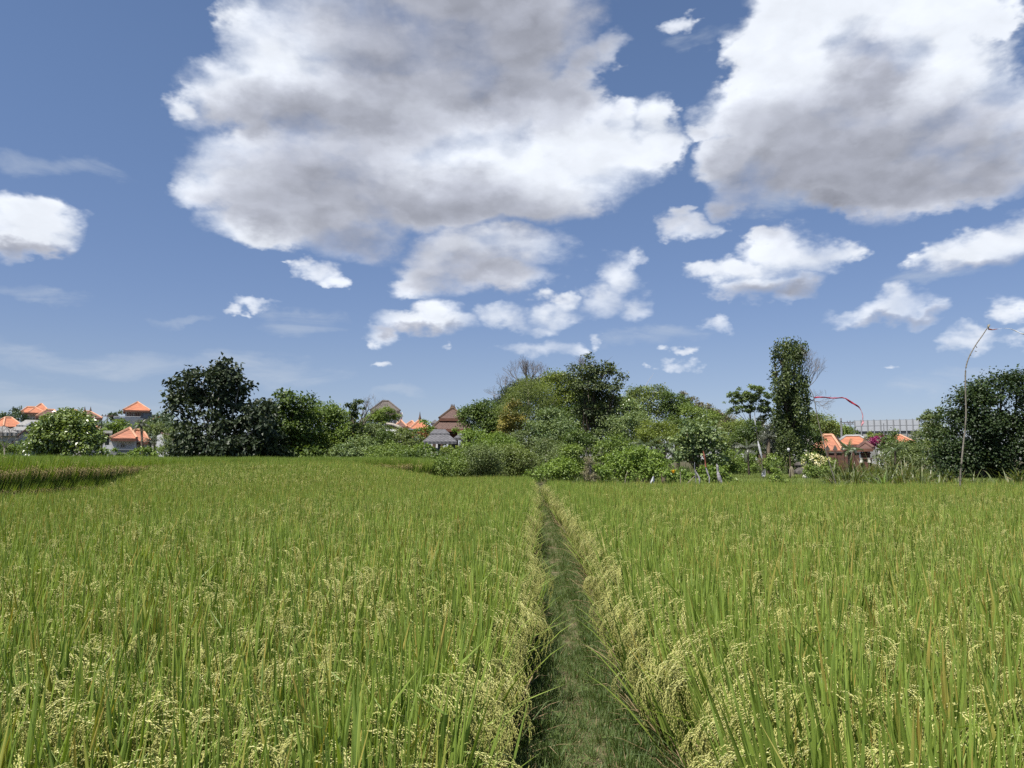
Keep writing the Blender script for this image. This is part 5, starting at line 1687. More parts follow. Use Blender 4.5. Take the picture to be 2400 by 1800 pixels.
for D, bx, L, lab, mat, lf in [
    (66, 1905, [(1900, 985, 24, 16), (1925, 990, 26, 16), (1905, 1005, 30, 18), (1940, 1005, 20, 14)], 'olive tree crown behind the thin red ribbon pole', L_olive, 0.14),
    (60, 1900, [(1895, 1020, 24, 22), (1905, 1045, 22, 22), (1890, 1060, 20, 20), (1885, 1000, 14, 14)], 'dark tree between the vine column and the dusty orange hall', L_deep, 0.15),
    (90, 1950, [(1945, 1005, 24, 14), (1965, 1012, 26, 12), (1930, 1012, 16, 12)], 'tree line clump under the distant orange roof', L_mid, 0.2),
    (95, 1993, [(1985, 1008, 16, 12), (1975, 1015, 16, 10), (1995, 1015, 12, 8)], 'dark treetop beneath the far utility pole', L_deep, 0.2),
    (70, 2110, [(2050, 1022, 14, 8), (2035, 1028, 10, 6)], 'yellow green shrub before the concrete wall of the screen', L_golden, 0.14),
    (58, 2085, [(2080, 1035, 16, 14), (2072, 1050, 16, 14), (2088, 1020, 8, 10), (2095, 1045, 12, 14)], 'dark slender tree right of the pink bougainvillea', L_deep, 0.15),
    (62, 1925, [(1925, 1070, 20, 12), (1945, 1080, 20, 10)], 'low dull shrub in front of the brick temple wall', L_olive, 0.12),
    (52, 2110, [(2100, 1060, 30, 20), (2130, 1065, 30, 20), (2115, 1080, 44, 18), (2085, 1075, 24, 16)], 'dusty grey green thicket right of the brick shrine', L_scrub, 0.12),
    (56, 2135, [(2135, 1045, 16, 12), (2150, 1055, 20, 14)], 'round bush in front of the white house wing', L_deep, 0.14),
    (64, 2175, [(2185, 1060, 34, 22), (2165, 1075, 34, 20), (2200, 1045, 22, 16)], 'dull green bushes leading up to the big right tree', L_olive, 0.14),
    (88, 2185, [(2180, 1010, 26, 18), (2165, 1020, 24, 12), (2200, 1020, 24, 16)], 'grey green tree behind the tan masonry wall', L_scrub, 0.2),
    (80, 2185, [(2185, 975, 16, 12), (2178, 990, 18, 16), (2200, 965, 12, 8), (2190, 1005, 22, 12)], 'airy grey tree at the right end of the panelled screen', L_scrub, 0.2),
]:
    T('shrub' if 'shrub' in lab or 'bush' in lab or 'thicket' in lab else 'tree', lab, 'shrub' if 'shrub' in lab or 'bush' in lab or 'thicket' in lab else 'tree',
      D, bx, L, lf, mat, r0=0.1, clump=0.4 * D / 60, cover=4.4)
T('big_tree', 'huge dense dark green tree filling the right edge', 'tree', 46, 2320,
  [(2345, 920, 50, 34), (2300, 915, 34, 20), (2385, 920, 40, 34), (2250, 935, 28, 14), (2265, 960, 44, 34), (2320, 965, 60, 45), (2385, 970, 50, 50), (2240, 1000, 36, 30), (2285, 1010, 60, 45),
   (2350, 1020, 70, 50), (2215, 1040, 34, 30), (2250, 1060, 50, 34), (2310, 1070, 70, 40), (2380, 1075, 60, 45), (2200, 1075, 30, 22), (2230, 1095, 40, 24), (2290, 1105, 60, 24), (2370, 1110, 60, 26), (2460, 1000, 60, 110)],
  0.17, L_bigt, M_barkdark, r0=0.4, clump=0.62, cover=3.6, nmax=60000, fork=0.2, up=0.85, wild=0.18, per=80, fill=0.1)
T('bougainvillea', 'bougainvillea bush covered in magenta bracts', 'bush', 66, 2055,
  [(2050, 1038, 16, 10), (2062, 1030, 14, 8), (2045, 1030, 8, 6), (2070, 1036, 8, 6)], 0.13, L_magenta, r0=0.06, clump=0.3, cover=4)
fl = T('frangipani', 'flowering shrub dotted with pale yellow blossoms by the brick wall', 'shrub', 46, 1915,
  [(1905, 1085, 26, 16), (1930, 1090, 20, 16), (1895, 1075, 16, 8), (1915, 1105, 34, 14), (1945, 1100, 16, 12)], 0.13, L_mid, r0=0.06, clump=0.3)
z = fl.location
lb = [(x - z.x, y - z.y, zz - z.z, a, c * 1.1, e) for x, y, zz, a, c, e in px_lobes([(1905, 1084, 27, 18), (1930, 1088, 20, 16), (1890, 1072, 10, 6)], 46, 9)]
me = crown_mesh('blossom', lb, 420, 0.10, L_flower, 77, clump=0.12, aspect=0.5, wild=0.1, per=7, fill=0.0)
bl = link(bpy.data.objects.new('blossom', me), fl); bl['kind'] = 'stuff'

# far-off wood closing the view behind the gaps, one mass
L_wood = leaf_mat('leaf_far_wood', (0.055, 0.075, 0.04), (0.13, 0.16, 0.075), trans=0.2)
g_ = random.Random(99)
lob = []
for i in range(70):
    px = -150 + i * 39
    q = at(px, 1052 + g_.uniform(-8, 8), 150)
    lob.append((q.x, 150 + g_.uniform(-4, 4), q.z - 0.3, 2.4, 2.0, 2.2 + g_.uniform(-0.6, 0.9)))
me = crown_mesh('far_wood', lob, 26000, 0.5, L_wood, 333, clump=0.9, per=60)
tag(link(bpy.data.objects.new('far_wood', me)), 'far-off wood seen as one low band behind the village', kind='stuff')

# far tree line behind everything
L_far = leaf_mat('leaf_far', (0.045, 0.070, 0.035), (0.10, 0.14, 0.065), trans=0.2)
far_n = 0
far_labels = [
    'far bushy treetop at the left edge, lower of the pair', 'far pointed tree left of the large orange roof', 'far small crown above the brown tiled roof',
    'far green bank below the grey terrace of the tall house', 'far crown left of the tall house with stair tower', 'far crown behind the bungalow palms',
    'far green mass right of the tall house with stair tower', 'far crown behind the white gable end']
for D, bx, L in [(115, 15, [(12, 985, 18, 14), (22, 975, 10, 10), (0, 1000, 20, 20)]), (120, 42, [(40, 965, 7, 8), (44, 978, 12, 12), (55, 990, 12, 10)]), (125, 170, [(150, 970, 10, 7), (165, 966, 10, 6)]),
                 (90, 290, [(270, 1000, 24, 14), (300, 1000, 30, 14), (255, 1008, 20, 12), (330, 1005, 20, 14), (275, 1020, 20, 12)]), (118, 278, [(279, 970, 8, 8), (270, 976, 12, 6), (285, 975, 8, 8)]),
                 (95, 365, [(365, 1000, 22, 16), (385, 1005, 20, 20), (355, 1015, 16, 14)]), (100, 370, [(372, 990, 20, 10), (392, 985, 16, 14)]), (85, 400, [(400, 1010, 22, 26), (385, 1030, 20, 20)])]:
    T('distant_tree', far_labels[far_n], 'tree', D, bx, L, 0.3, L_far if far_n != 3 else L_mid, r0=0.14, clump=0.9, cover=4.2)
    far_n += 1
for D, bx, L, lab, mat, lf in [
    (60, 30, [(10, 1052, 24, 12), (40, 1056, 24, 10), (60, 1050, 16, 12), (-15, 1050, 20, 14)], 'low leafy bush at the left edge behind the upper rice', L_mid, 0.14),
    (60, 245, [(235, 1060, 14, 8), (250, 1058, 10, 7)], 'small green bush right of the round glossy tree', L_bright, 0.13),
    (60, 270, [(268, 1061, 16, 7), (292, 1064, 16, 6)], 'trailing creeper hanging over the grey block wall', L_bright, 0.14),
    (58, 350, [(330, 1062, 20, 8), (355, 1056, 18, 10), (380, 1060, 18, 10), (312, 1066, 12, 4)], 'mixed garden bushes below the bungalow palms', L_bright, 0.16),
    (57, 395, [(400, 1035, 18, 24), (410, 1055, 20, 16), (392, 1060, 14, 12), (420, 1010, 12, 16)], 'mottled bush at the left foot of the tallest dark tree', L_scrub, 0.15),
    (75, 380, [(350, 1010, 16, 14), (372, 1005, 14, 10)], 'pale flowering shrub between bungalow and white gable', L_scrub, 0.16),
]:
    T('bush', lab, 'bush', D, bx, L, lf, mat, r0=0.04, clump=0.35)


# bare trees
M_twig = plain('twig_bark', (0.20, 0.17, 0.145), 0.9, 0.35, 3.0)


def bare_tree(label, D, bx, ztop_px, mat, seed, starts, depth=5, r=0.13, name='bare_tree', z0=None):
    b = at(bx, HORIZON, D); b.z = ground_z(D)
    o = empty(name, b); tag(o, label, 'tree')
    mb = MB(); g = random.Random(seed)
    fk = at(bx, z0 or ztop_px, D) - b
    mb.tube([(0, 0, -0.1), fk * 0.5 + Vector((0.1, 0, 0)), fk], [r * 1.6, r * 1.3, r], 7)
    for (px, py, ln) in starts:
        t = at(px, py, D) - b
        d = (t - fk)
        bare_branches(mb, fk, d.normalized(), ln, r * 0.8, depth, g)
    mb.build('branches', mat, o, smooth=True)
    return o


bare_tree('leafless pale tree with a fan of fine twigs on top of the mound', 76, 1238, 915, M_twig, 5, [(1215, 865, 1.0), (1240, 855, 1.0), (1265, 865, 1.0), (1190, 885, 1.05), (1285, 875, 0.95), (1228, 860, 0.95), (1253, 862, 0.95)], 5, 0.08)
bare_tree('smaller leafless twiggy tree on the left slope of the mound', 80, 1185, 925, M_twig, 6, [(1165, 900, 0.7), (1185, 895, 0.6), (1150, 925, 0.8), (1200, 895, 0.6), (1140, 945, 0.8)], 5, 0.05)
bare_tree('bare pale twigs sticking up left of the tall dark leafed tree', 61, 1378, 900, M_twig, 8, [(1345, 850, 0.8), (1330, 870, 0.7), (1375, 840, 0.75), (1400, 845, 0.6), (1360, 845, 0.7)], 5, 0.045)
bare_tree('leafless branches spreading to the right of the vine column', 53, 1868, 920, M_twig, 9, [(1885, 860, 1.0), (1905, 870, 1.1), (1900, 900, 1.0), (1910, 940, 0.9), (1880, 835, 1.1), (1895, 880, 1.0)], 5, 0.045)
bare_tree('grey leafless branches right of the dead vine trunk', 60, 848, 1000, M_twig, 12, [(862, 970, 0.9), (870, 960, 1.0), (855, 965, 0.8)], 4, 0.06)
bare_tree('bare grey brown shrub in front of the pale low building', 58, 10, 1050, M_twig, 13, [(-8, 1020, 0.7), (10, 1015, 0.7), (28, 1022, 0.7), (40, 1035, 0.6)], 4, 0.04, name='bare_shrub')

# vine stump
o = T('vine_stump', 'brown tepee shaped dead stump wrapped in dry creeper', 'stump', 36, 1383,
      [(1382, 1090, 5, 16), (1380, 1110, 10, 14), (1384, 1124, 16, 10), (1378, 1076, 8, 4), (1392, 1120, 10, 8)], 0.11, L_tan, M_twig, r0=0.12, clump=0.14, aspect=0.1, cover=5, drop=1.0, fork=0.8, wild=0.2)
bare_tree('dry twigs crowning the brown tepee shaped stump', 36, 1383, 1078, M_twig, 15, [(1370, 1066, 0.25), (1398, 1066, 0.3), (1384, 1062, 0.25)], 3, 0.02, name='dry_branch')


# palms, bananas, cane: fronds and leaves are parts
def frond_mesh(name, L, n, lw, ll, curve, mat, seed, vee=0.5):
    g = np.random.default_rng(seed); P = []; A = []; Nn = []; Ls = []
    pts = []
    for i in range(13):
        s = i / 12
        pts.append((L * (s - 0.10 * curve * s * s), 0, L * (0.30 * s - curve * s * s)))
    pts = np.array(pts)
    for i in range(n):
        s = 0.12 + 0.88 * i / n
        j = min(11, int(s * 12)); f = s * 12 - j
        p = pts[j] * (1 - f) + pts[j + 1] * f
        t = pts[j + 1] - pts[j]; t /= np.linalg.norm(t)
        for sd in (-1, 1):
            a = t * 0.75 + np.array([0, sd * 1.0, -vee]) + g.normal(0, 0.1, 3)
            P.append(p); A.append(a); Nn.append(np.array([0, -sd * vee, 1.0]) + g.normal(0, .15, 3)); Ls.append(ll * (1 - abs(s - 0.45) ** 1.5 * 1.1) * g.uniform(.85, 1.1))
    P = np.array(P); A = unit(np.array(A)); Nn = np.array(Nn); Nn = unit(Nn - A * np.sum(A * Nn, 1, keepdims=True)); Ls = np.array(Ls)
    V, Fq = leaf_quads(P, Nn, A, Ls, np.full(len(P), lw), 0.2, 0.35)
    V2 = []; F2 = []
    for i, p in enumerate(pts):
        w = 0.03 * (1.2 - i / 12)
        V2 += [(p[0], -w, p[2]), (p[0], w, p[2]), (p[0], 0, p[2] + w)]
        if i:
            o = len(V) + (i - 1) * 3
            F2 += [(o + k, o + (k + 1) % 3, o + 3 + (k + 1) % 3, o + 3 + k) for k in range(3)]
    V = np.concatenate([V, np.array(V2)])
    nf = len(Fq) + len(F2)
    return mesh_np(name, V, [(Fq, 0), (np.array(F2), 0)], [mat], fattr={'tint': g.uniform(0.2, 0.9, nf), 'acc': np.ones(nf)})


def strap_mesh(name, L, W_, curve, mat, seed, seg=7, tear=False):
    g = np.random.default_rng(seed)
    V = []; Fq = []
    p = np.zeros(3); th = 0.15
    for i in range(seg + 1):
        s = i / seg
        w = W_ * max(0.03, (min(1, s / 0.3) if s < 0.3 else (1 - ((s - 0.3) / 0.7) ** 2)))
        V += [(p[0], -w, p[2] + w * 0.3), (p[0], 0, p[2]), (p[0], w, p[2] + w * 0.3)]
        th = 0.15 + curve * s ** 1.5
        p = p + np.array([math.sin(th), 0, math.cos(th)]) * L / seg
        if i:
            o = (i - 1) * 3
            Fq += [(o, o + 1, o + 4, o + 3), (o + 1, o + 2, o + 5, o + 4)]
    return mesh_np(name, np.array(V), [(np.array(Fq), 0)], [mat], fattr={'tint': g.uniform(0.2, 0.9, len(Fq)), 'acc': g.random(len(Fq))})


def crown_of(root, mesh, n, z, seed, pitch=(-0.9, 0.5), scale=(0.8, 1.1), name='frond', meshes=None):
    g = random.Random(seed)
    for i in range(n):
        o = bpy.data.objects.new(name, (meshes[i % len(meshes)] if meshes else mesh)); link(o, root)
        o.location = z if not callable(z) else z(i)
        a = i * 2.39996 + g.uniform(-.3, .3)
        o.rotation_euler = (0, g.uniform(*pitch), a)
        s = g.uniform(*scale); o.scale = (s, s, s)


def palm(label, px, ytop, D, L, n, mat, seed, bend=0.0, r=0.12, pitch=(-1.0, 0.35), ybase=None, name='palm_tree'):
    b = at(px + bend, HORIZON, D); b.z = ground_z(D)
    o = empty(name, b); tag(o, label, 'palm')
    t = at(px, ytop, D) - b
    pts = [Vector((0, 0, -0.1)), Vector((t.x * 0.15, 0, t.z * 0.35)), Vector((t.x * 0.5, 0, t.z * 0.7)), t]
    MB().tube(pts, [r * 1.3, r, r * 0.85, r * 0.8], 8).build('trunk', M_bark, o, smooth=True)
    me = [frond_mesh('frond', L, 34, L * 0.012, L * 0.30, 0.55, mat, seed), frond_mesh('frond', L, 34, L * 0.012, L * 0.28, 0.8, mat, seed + 1), frond_mesh('frond', L, 34, L * 0.012, L * 0.3, 0.25, mat, seed + 2)]
    crown_of(o, None, n, t, seed, pitch, meshes=me)
    return o


palm('grey green palm standing before the orange roofed white bungalow', 331, 995, 66, 0.85, 16, L_frondgrey, 71, 3, 0.11)
palm('small palm with pale fronds right of the round glossy tree', 238, 996, 78, 1.0, 12, L_frond, 73, 0, 0.09)
palm('distant coconut palm, left one of two right of the tall house', 361, 975, 120, 0.9, 11, L_frond, 75, 0, 0.12)
palm('distant coconut palm, right one of two beside the tall dark tree', 381, 980, 125, 0.9, 11, L_frond, 77, 0, 0.12)
palm('short palm with drooping greyish fronds under the white bungalow gable', 352, 1035, 59, 0.75, 13, L_frondgrey, 79, 0, 0.1)
palm('low spreading palm with arching fronds behind the broad front mound', 1512, 1046, 41, 1.0, 15, L_frond, 81, 0, 0.14, (-0.9, 0.6))
palm('second low palm with drooping dark fronds right of the arching one', 1555, 1052, 42, 0.95, 14, L_frond, 83, 0, 0.14, (-0.7, 0.7))
palm('silvery arching palm left of the tall white flag', 1752, 1052, 48, 1.0, 15, L_frondgrey, 85, 3, 0.07, (-0.9, 0.5))
palm('stubby dark palm on the right side of the tall white flag', 1800, 1028, 51, 0.7, 15, L_frondgrey, 87, 2, 0.14, (-1.1, 0.7))
palm('bushy young palm left of the brick shrine', 1990, 1056, 50, 0.8, 16, L_frond, 89, 0, 0.1, (-1.2, 0.2))
palm('slender palm with upright fronds right of the brick shrine', 2098, 1056, 49, 0.9, 12, L_frond, 91, 0, 0.08, (-1.1, 0.1))
# leaning palm stem
b = at(955, HORIZON, 68); b.z = ground_z(68)
o = empty('leaning_stem', b); tag(o, 'pale curved palm stem leaning down to the right', 'tree stem')
pts = [at(x, y, 68) - b for x, y in ((905, 993), (918, 995), (932, 1000), (944, 1008), (952, 1020), (956, 1036))] + [Vector((0, 0, -.1))]
MB().tube(pts, [0.10, 0.14, 0.17, 0.18, 0.18, 0.2, 0.22], 8).build('stem', M_barkpale, o, smooth=True)


def strap_plant(name, label, cat, px, D, L, W_, n, mat, seed, pitch=(-0.3, 0.7), group=None, sc_=1.0):
    b = at(px, HORIZON, D); b.z = ground_z(D)
    o = empty(name, b, random.Random(seed).uniform(0, 6)); tag(o, label, cat, group)
    me = [strap_mesh('leaf', L, W_, c, mat, seed + i) for i, c in enumerate((0.8, 1.7, 2.4))]
    g = random.Random(seed)
    for i in range(n):
        q = bpy.data.objects.new('leaf', me[g.randrange(3)]); link(q, o)
        q.location = (g.uniform(-.12, .12), g.uniform(-.12, .12), L * 0.12 * g.random())
        q.rotation_euler = (0, g.uniform(*pitch), i * 2.4 + g.uniform(-.3, .3)); s = g.uniform(0.65, 1.1) * sc_; q.scale = (s, s, s)
    return o


strap_plant('banana_plant', 'banana plant with ragged upright leaves beneath the bungalow eave', 'banana plant', 322, 58, 1.6, 0.20, 9, L_banana, 200)
strap_plant('banana_plant', 'bright banana plant beside the white gable end', 'banana plant', 378, 58, 1.5, 0.18, 9, L_banana, 205)
strap_plant('banana_plant', 'yellow green banana clump left of the tallest dark tree', 'banana plant', 394, 56, 1.2, 0.16, 8, L_banana, 210)
strap_plant('banana_plant', 'broad leafed plant below the loose thorny shrub by the gazebo', 'banana plant', 990, 66, 2.4, 0.28, 9, L_banana, 213)
cane = [(1948, 37, 1.5), (1965, 34, 1.2), (1985, 38, 1.7), (2004, 35, 1.5), (2022, 39, 1.7), (2040, 34, 1.3), (2058, 37, 1.8), (2078, 33, 1.5), (2096, 36, 1.9), (2116, 33, 1.5), (2136, 35, 1.6), (2158, 32, 1.3),
        (2180, 34, 1.4), (2200, 31, 1.2), (2222, 33, 1.4), (2246, 31, 1.2), (2275, 32, 1.2), (2305, 31, 1.1), (2335, 30, 1.3), (2362, 31, 1.5), (2388, 29.5, 1.5), (2412, 30, 1.5), (1990, 42, 2.0), (2035, 43, 2.0), (2080, 42, 2.1), (2120, 41, 1.9), (1960, 43, 1.6)]
for i, (px, D, L) in enumerate(cane):
    strap_plant('cane_plant', 'arching clump of long strap leaves in the thicket beyond the right field', 'cane plant', px, D, L * 1.12, 0.036, 52, L_cane, 300 + i * 5, (-0.35, 0.8), 'cane clumps along the far edge of the right field')
strap_plant('cane_plant', 'vivid yellow green upright clump amid the cane thicket', 'cane plant', 2064, 31, 1.35, 0.05, 22, L_banana, 480, (-0.25, 0.15))

# ------------------------------------------------------------------ poles, ribbons, flags, stakes
M_bamboo = plain('bamboo', (0.27, 0.235, 0.16), 0.6, 0.35, 2.0, 0.4, stretch=(2, 2, 0.6))
M_pole = plain('weathered_bamboo', (0.19, 0.17, 0.135), 0.7, 0.35, 2.0, 0.3, stretch=(2, 2, 0.6))
M_bambood = plain('bamboo_dark', (0.10, 0.09, 0.065), 0.6, 0.35, 2.0, 0.4)


def cloth_mat(name, col, trans=0.3):
    m, w, out = new_mat(name)
    tcn = w.n('ShaderNodeTexCoord')
    n = w.noise(tcn.outputs['Object'], 3.0, 5, 0.6)
    c = w.mix(w.mapr(n.outputs['Fac'], 0.3, 0.7), tuple(x * 0.78 for x in col), col)
    d = w.n('ShaderNodeBsdfDiffuse'); w.link(c, d.inputs[0])
    t = w.n('ShaderNodeBsdfTranslucent'); w.link(c, t.inputs[0])
    mx = w.n('ShaderNodeMixShader'); mx.inputs[0].default_value = trans
    w.link(d.outputs[0], mx.inputs[1]); w.link(t.outputs[0], mx.inputs[2]); w.link(mx.outputs[0], out.inputs[0])
    return m


M_red = cloth_mat('red_ribbon', (0.50, 0.045, 0.075))
M_pink = cloth_mat('pink_ribbon', (0.80, 0.42, 0.46))
M_whitec = cloth_mat('white_cloth', (0.78, 0.78, 0.78))
M_greyc = cloth_mat('grey_cloth', (0.50, 0.47, 0.48))
M_redc = cloth_mat('faded_red_cloth', (0.42, 0.16, 0.11))
M_yel = cloth_mat('yellow_petal', (0.80, 0.45, 0.03))


def pole_obj(name, label, cat, pts, D, r0, r1, mat, nodes=True, z_base=None, part='shaft'):
    """pts: photo pixels from base to top"""
    P = [at(x, y, D) if len(q) == 0 else at(x, y, D + q[0]) for x, y, *q in pts]
    b = Vector((P[0].x, P[0].y, ground_z(D) if z_base is None else z_base))
    o = empty(name, b); tag(o, label, cat)
    # continue straight down to the ground
    d = (P[1] - P[0]).normalized()
    k = (P[0].z - b.z + 0.15) / max(0.2, d.z)
    base = P[0] - d * k
    P = [base] + P
    # smooth resample
    Q = []
    for i in range(len(P) - 1):
        p0 = P[max(0, i - 1)]; p1 = P[i]; p2 = P[i + 1]; p3 = P[min(len(P) - 1, i + 2)]
        for t in (0, 0.25, 0.5, 0.75):
            Q.append(0.5 * ((2 * p1) + (p2 - p0) * t + (2 * p0 - 5 * p1 + 4 * p2 - p3) * t * t + (3 * p1 - p0 - 3 * p2 + p3) * t ** 3))
    Q.append(P[-1])
    Q = [q - b for q in Q]
    R_ = [r0 + (r1 - r0) * i / (len(Q) - 1) for i in range(len(Q))]
    MB().tube(Q, R_, 8).build(part, mat, o, smooth=True)
    if nodes:
        m = MB()
        for i in range(1, len(Q) - 1, 1):
            dd = (Q[i + 1] - Q[i - 1]).normalized() * 0.012
            m.tube([Q[i] - dd, Q[i] + dd], R_[i] * 1.22, 8)
        m.build('bamboo_joint', mat, o)['kind'] = 'stuff'
    return o, b


def ribbon(name, parent, base, pts, D, widths, mat, seed, twist=2.0, thick=0.004, dep=None):
    """a strip of cloth along photo pixels, slightly thick, curling as it goes"""
    P = [at(x, y, D + (dep[i] if dep else 0)) - base for i, (x, y) in enumerate(pts)]
    g = random.Random(seed); V = []; Fq = []; n = 0
    Q = []; Wd = []
    for i in range(len(P) - 1):
        for k in range(5):
            t = k / 5
            Q.append(P[i].lerp(P[i + 1], t)); Wd.append(widths[i] + (widths[i + 1] - widths[i]) * t)
    Q.append(P[-1]); Wd.append(widths[-1])
    for i, q in enumerate(Q):
        d = (Q[min(i + 1, len(Q) - 1)] - Q[max(0, i - 1)]).normalized()
        a = math.sin(i * 0.55 + seed) * twist
        s = d.cross(Vector((0, 1, 0))).normalized()
        s = (s * math.cos(a * 0.5) + Vector((0, 1, 0)) * math.sin(a * 0.5)).normalized()
        nn = d.cross(s).normalized() * thick
        w = Wd[i] * g.uniform(0.85, 1.15) / 2
        V += [q - s * w - nn, q + s * w - nn, q + s * w + nn, q - s * w + nn]
        if i:
            o = (i - 1) * 4
            Fq += [(o + k, o + (k + 1) % 4, o + 4 + (k + 1) % 4, o + 4 + k) for k in range(4)]
    m = MB(); m.v = [tuple(v) for v in V]; m.f = Fq + [(0, 1, 2, 3), tuple(len(V) - 4 + k for k in (3, 2, 1, 0))]
    return m.build(name, mat, parent, smooth=True)


# curved bamboo pole in the right field
o, b = pole_obj('bamboo_pole', 'tall bamboo pole standing in the right field, curved over at its top', 'pole',
                [(2250, 1150), (2252, 1100), (2258, 1040), (2264, 980), (2263, 920), (2263, 870), (2270, 840), (2286, 810), (2302, 787), (2312, 772), (2319, 762)], 25.5, 0.031, 0.012, M_pole)
for (px, py, dx, dy) in ((2290, 815, -4, -5), (2285, 823, 5, 1), (2276, 833, -3, -4)):
    p = at(px, py, 25.5) - b; q = at(px + dx, py + dy, 25.5) - b
    MB().tube([p, q], [0.012, 0.005], 5).build('twig', M_bambood, o)
p = at(2316, 766, 25.5) - b
m = MB()
for dx, dy in ((-2, -6), (2, -7), (4, -5), (0, 5)): m.tube([p, at(2317 + dx, 766 + dy, 25.5) - b], [0.03, 0.006], 5)
m.build('binding', M_tanrag if 'M_tanrag' in globals() else M_bamboo, o)
r_ = ribbon('streamer', o, b, [(2316, 771), (2326, 773), (2338, 771)], 25.5, [0.06, 0.035, 0.01], M_redc, 3, 0.6)
r_['label'] = 'short tan rag fluttering at the pole tip'
ribbon('streamer', o, b, [(2338, 771), (2352, 769), (2366, 770), (2380, 775), (2392, 781), (2404, 784), (2420, 786)], 25.5, [0.002, 0.002, 0.012, 0.03, 0.04, 0.035, 0.035], M_whitec, 4, 1.6)['label'] = 'thin white plastic streamer blowing right'

# thin leaning pole with long red ribbon
o, b = pole_obj('ribbon_pole', 'thin leaning pole flying a long red ribbon beside the vine column', 'pole',
                [(1963, 1145), (1950, 1105), (1935, 1055), (1922, 1005), (1915, 975), (1911, 950), (1905, 925), (1896, 908)], 27.5, 0.024, 0.009, M_pole)
ribbon('ribbon', o, b, [(1907, 932), (1918, 931), (1932, 931), (1946, 933), (1962, 933), (1974, 932), (1982, 934), (1992, 941), (2004, 948), (2012, 953), (2016, 958)], 27.5,
       [0.03, 0.055, 0.04, 0.05, 0.04, 0.05, 0.04, 0.07, 0.08, 0.055, 0.03], M_red, 5, 1.4, dep=[0, 0, .1, .2, .3, .4, .5, .5, .5, .6, .6])
ribbon('ribbon', o, b, [(2016, 958), (2020, 966), (2022, 974), (2022, 983), (2023, 990), (2019, 998)], 27.5, [0.03, 0.03, 0.035, 0.05, 0.07, 0.05], M_pink, 6, 1.5, dep=[.6, .6, .6, .6, .6, .6])['label'] = 'pale pink tail end of the ribbon'

# tall pole with white pennants
o, b = pole_obj('flag_pole', 'tall thin pole with white pennants in front of the layered tree', 'flag pole',
                [(1788, 1108), (1785, 1080), (1779, 1050), (1775, 1020), (1771, 995), (1769, 972)], 44, 0.035, 0.012, M_bambood)
ribbon('pennant', o, b, [(1769, 973), (1769, 982), (1770, 990), (1771, 997)], 43.9, [0.02, 0.05, 0.07, 0.02], M_whitec, 7, 0.3)
ribbon('pennant', o, b, [(1776, 1032), (1778, 1042), (1781, 1054), (1784, 1066), (1786, 1074)], 43.9, [0.03, 0.10, 0.13, 0.12, 0.02], M_whitec, 8, 0.3)
b2 = at(1790, HORIZON, 43); b2.z = ground_z(43)
o = empty('plastic_bag', b2); tag(o, 'pale translucent plastic bag hung beside the tall flag pole', 'plastic bag')
m = MB(); q = [at(x, y, 43 + dd) - b2 for x, y, dd in ((1794, 1098, 0), (1786, 1108, .1), (1785, 1116, 0), (1793, 1117, .15), (1795, 1110, 0), (1790, 1106, .2))]
m.add([tuple(v) for v in q], [(0, 1, 5), (1, 2, 5), (2, 3, 5), (3, 4, 5), (4, 0, 5)]); m.add([tuple(v + Vector((0, .01, 0))) for v in q], [(5, 1, 0), (5, 2, 1), (5, 3, 2), (5, 4, 3), (5, 0, 4)])
m.build('bag', M_whitec, o)
m = MB(); m.tube([at(1782, 1140, 43) - b2, at(1786, 1098, 43) - b2], 0.012, 5); m.tube([at(1796, 1135, 43) - b2, at(1794, 1098, 43) - b2], 0.012, 5); m.build('stake', M_bambood, o)

# crooked pole with red and grey wrapping
o, b = pole_obj('ribbon_stake', 'crooked pole wound with faded red and grey cloth beyond the right field', 'stake',
                [(1660, 1137), (1664, 1125), (1658, 1105), (1653, 1085), (1650, 1068), (1648, 1055)], 32.5, 0.018, 0.01, M_bambood, nodes=False)
ribbon('cloth', o, b, [(1648, 1056), (1650, 1066), (1653, 1080), (1654, 1094)], 32.45, [0.03, 0.06, 0.05, 0.06], M_redc, 9, 0.7)
ribbon('cloth', o, b, [(1654, 1095), (1658, 1107), (1663, 1120), (1662, 1132)], 32.45, [0.05, 0.06, 0.06, 0.03], M_greyc, 10, 0.7)['label'] = 'grey lower wrapping'
# grey rag on stake
o, b = pole_obj('rag_stake', 'stake carrying a long torn grey cloth that billows to its foot', 'stake',
                [(1683, 1140), (1681, 1115), (1679, 1090), (1679, 1086)], 31, 0.014, 0.009, M_bambood, nodes=False)
ribbon('cloth', o, b, [(1679, 1087), (1682, 1094), (1682, 1104), (1684, 1114), (1688, 1126), (1693, 1135), (1697, 1141)], 30.95, [0.02, 0.10, 0.07, 0.13, 0.15, 0.11, 0.03], M_greyc, 11, 0.5)
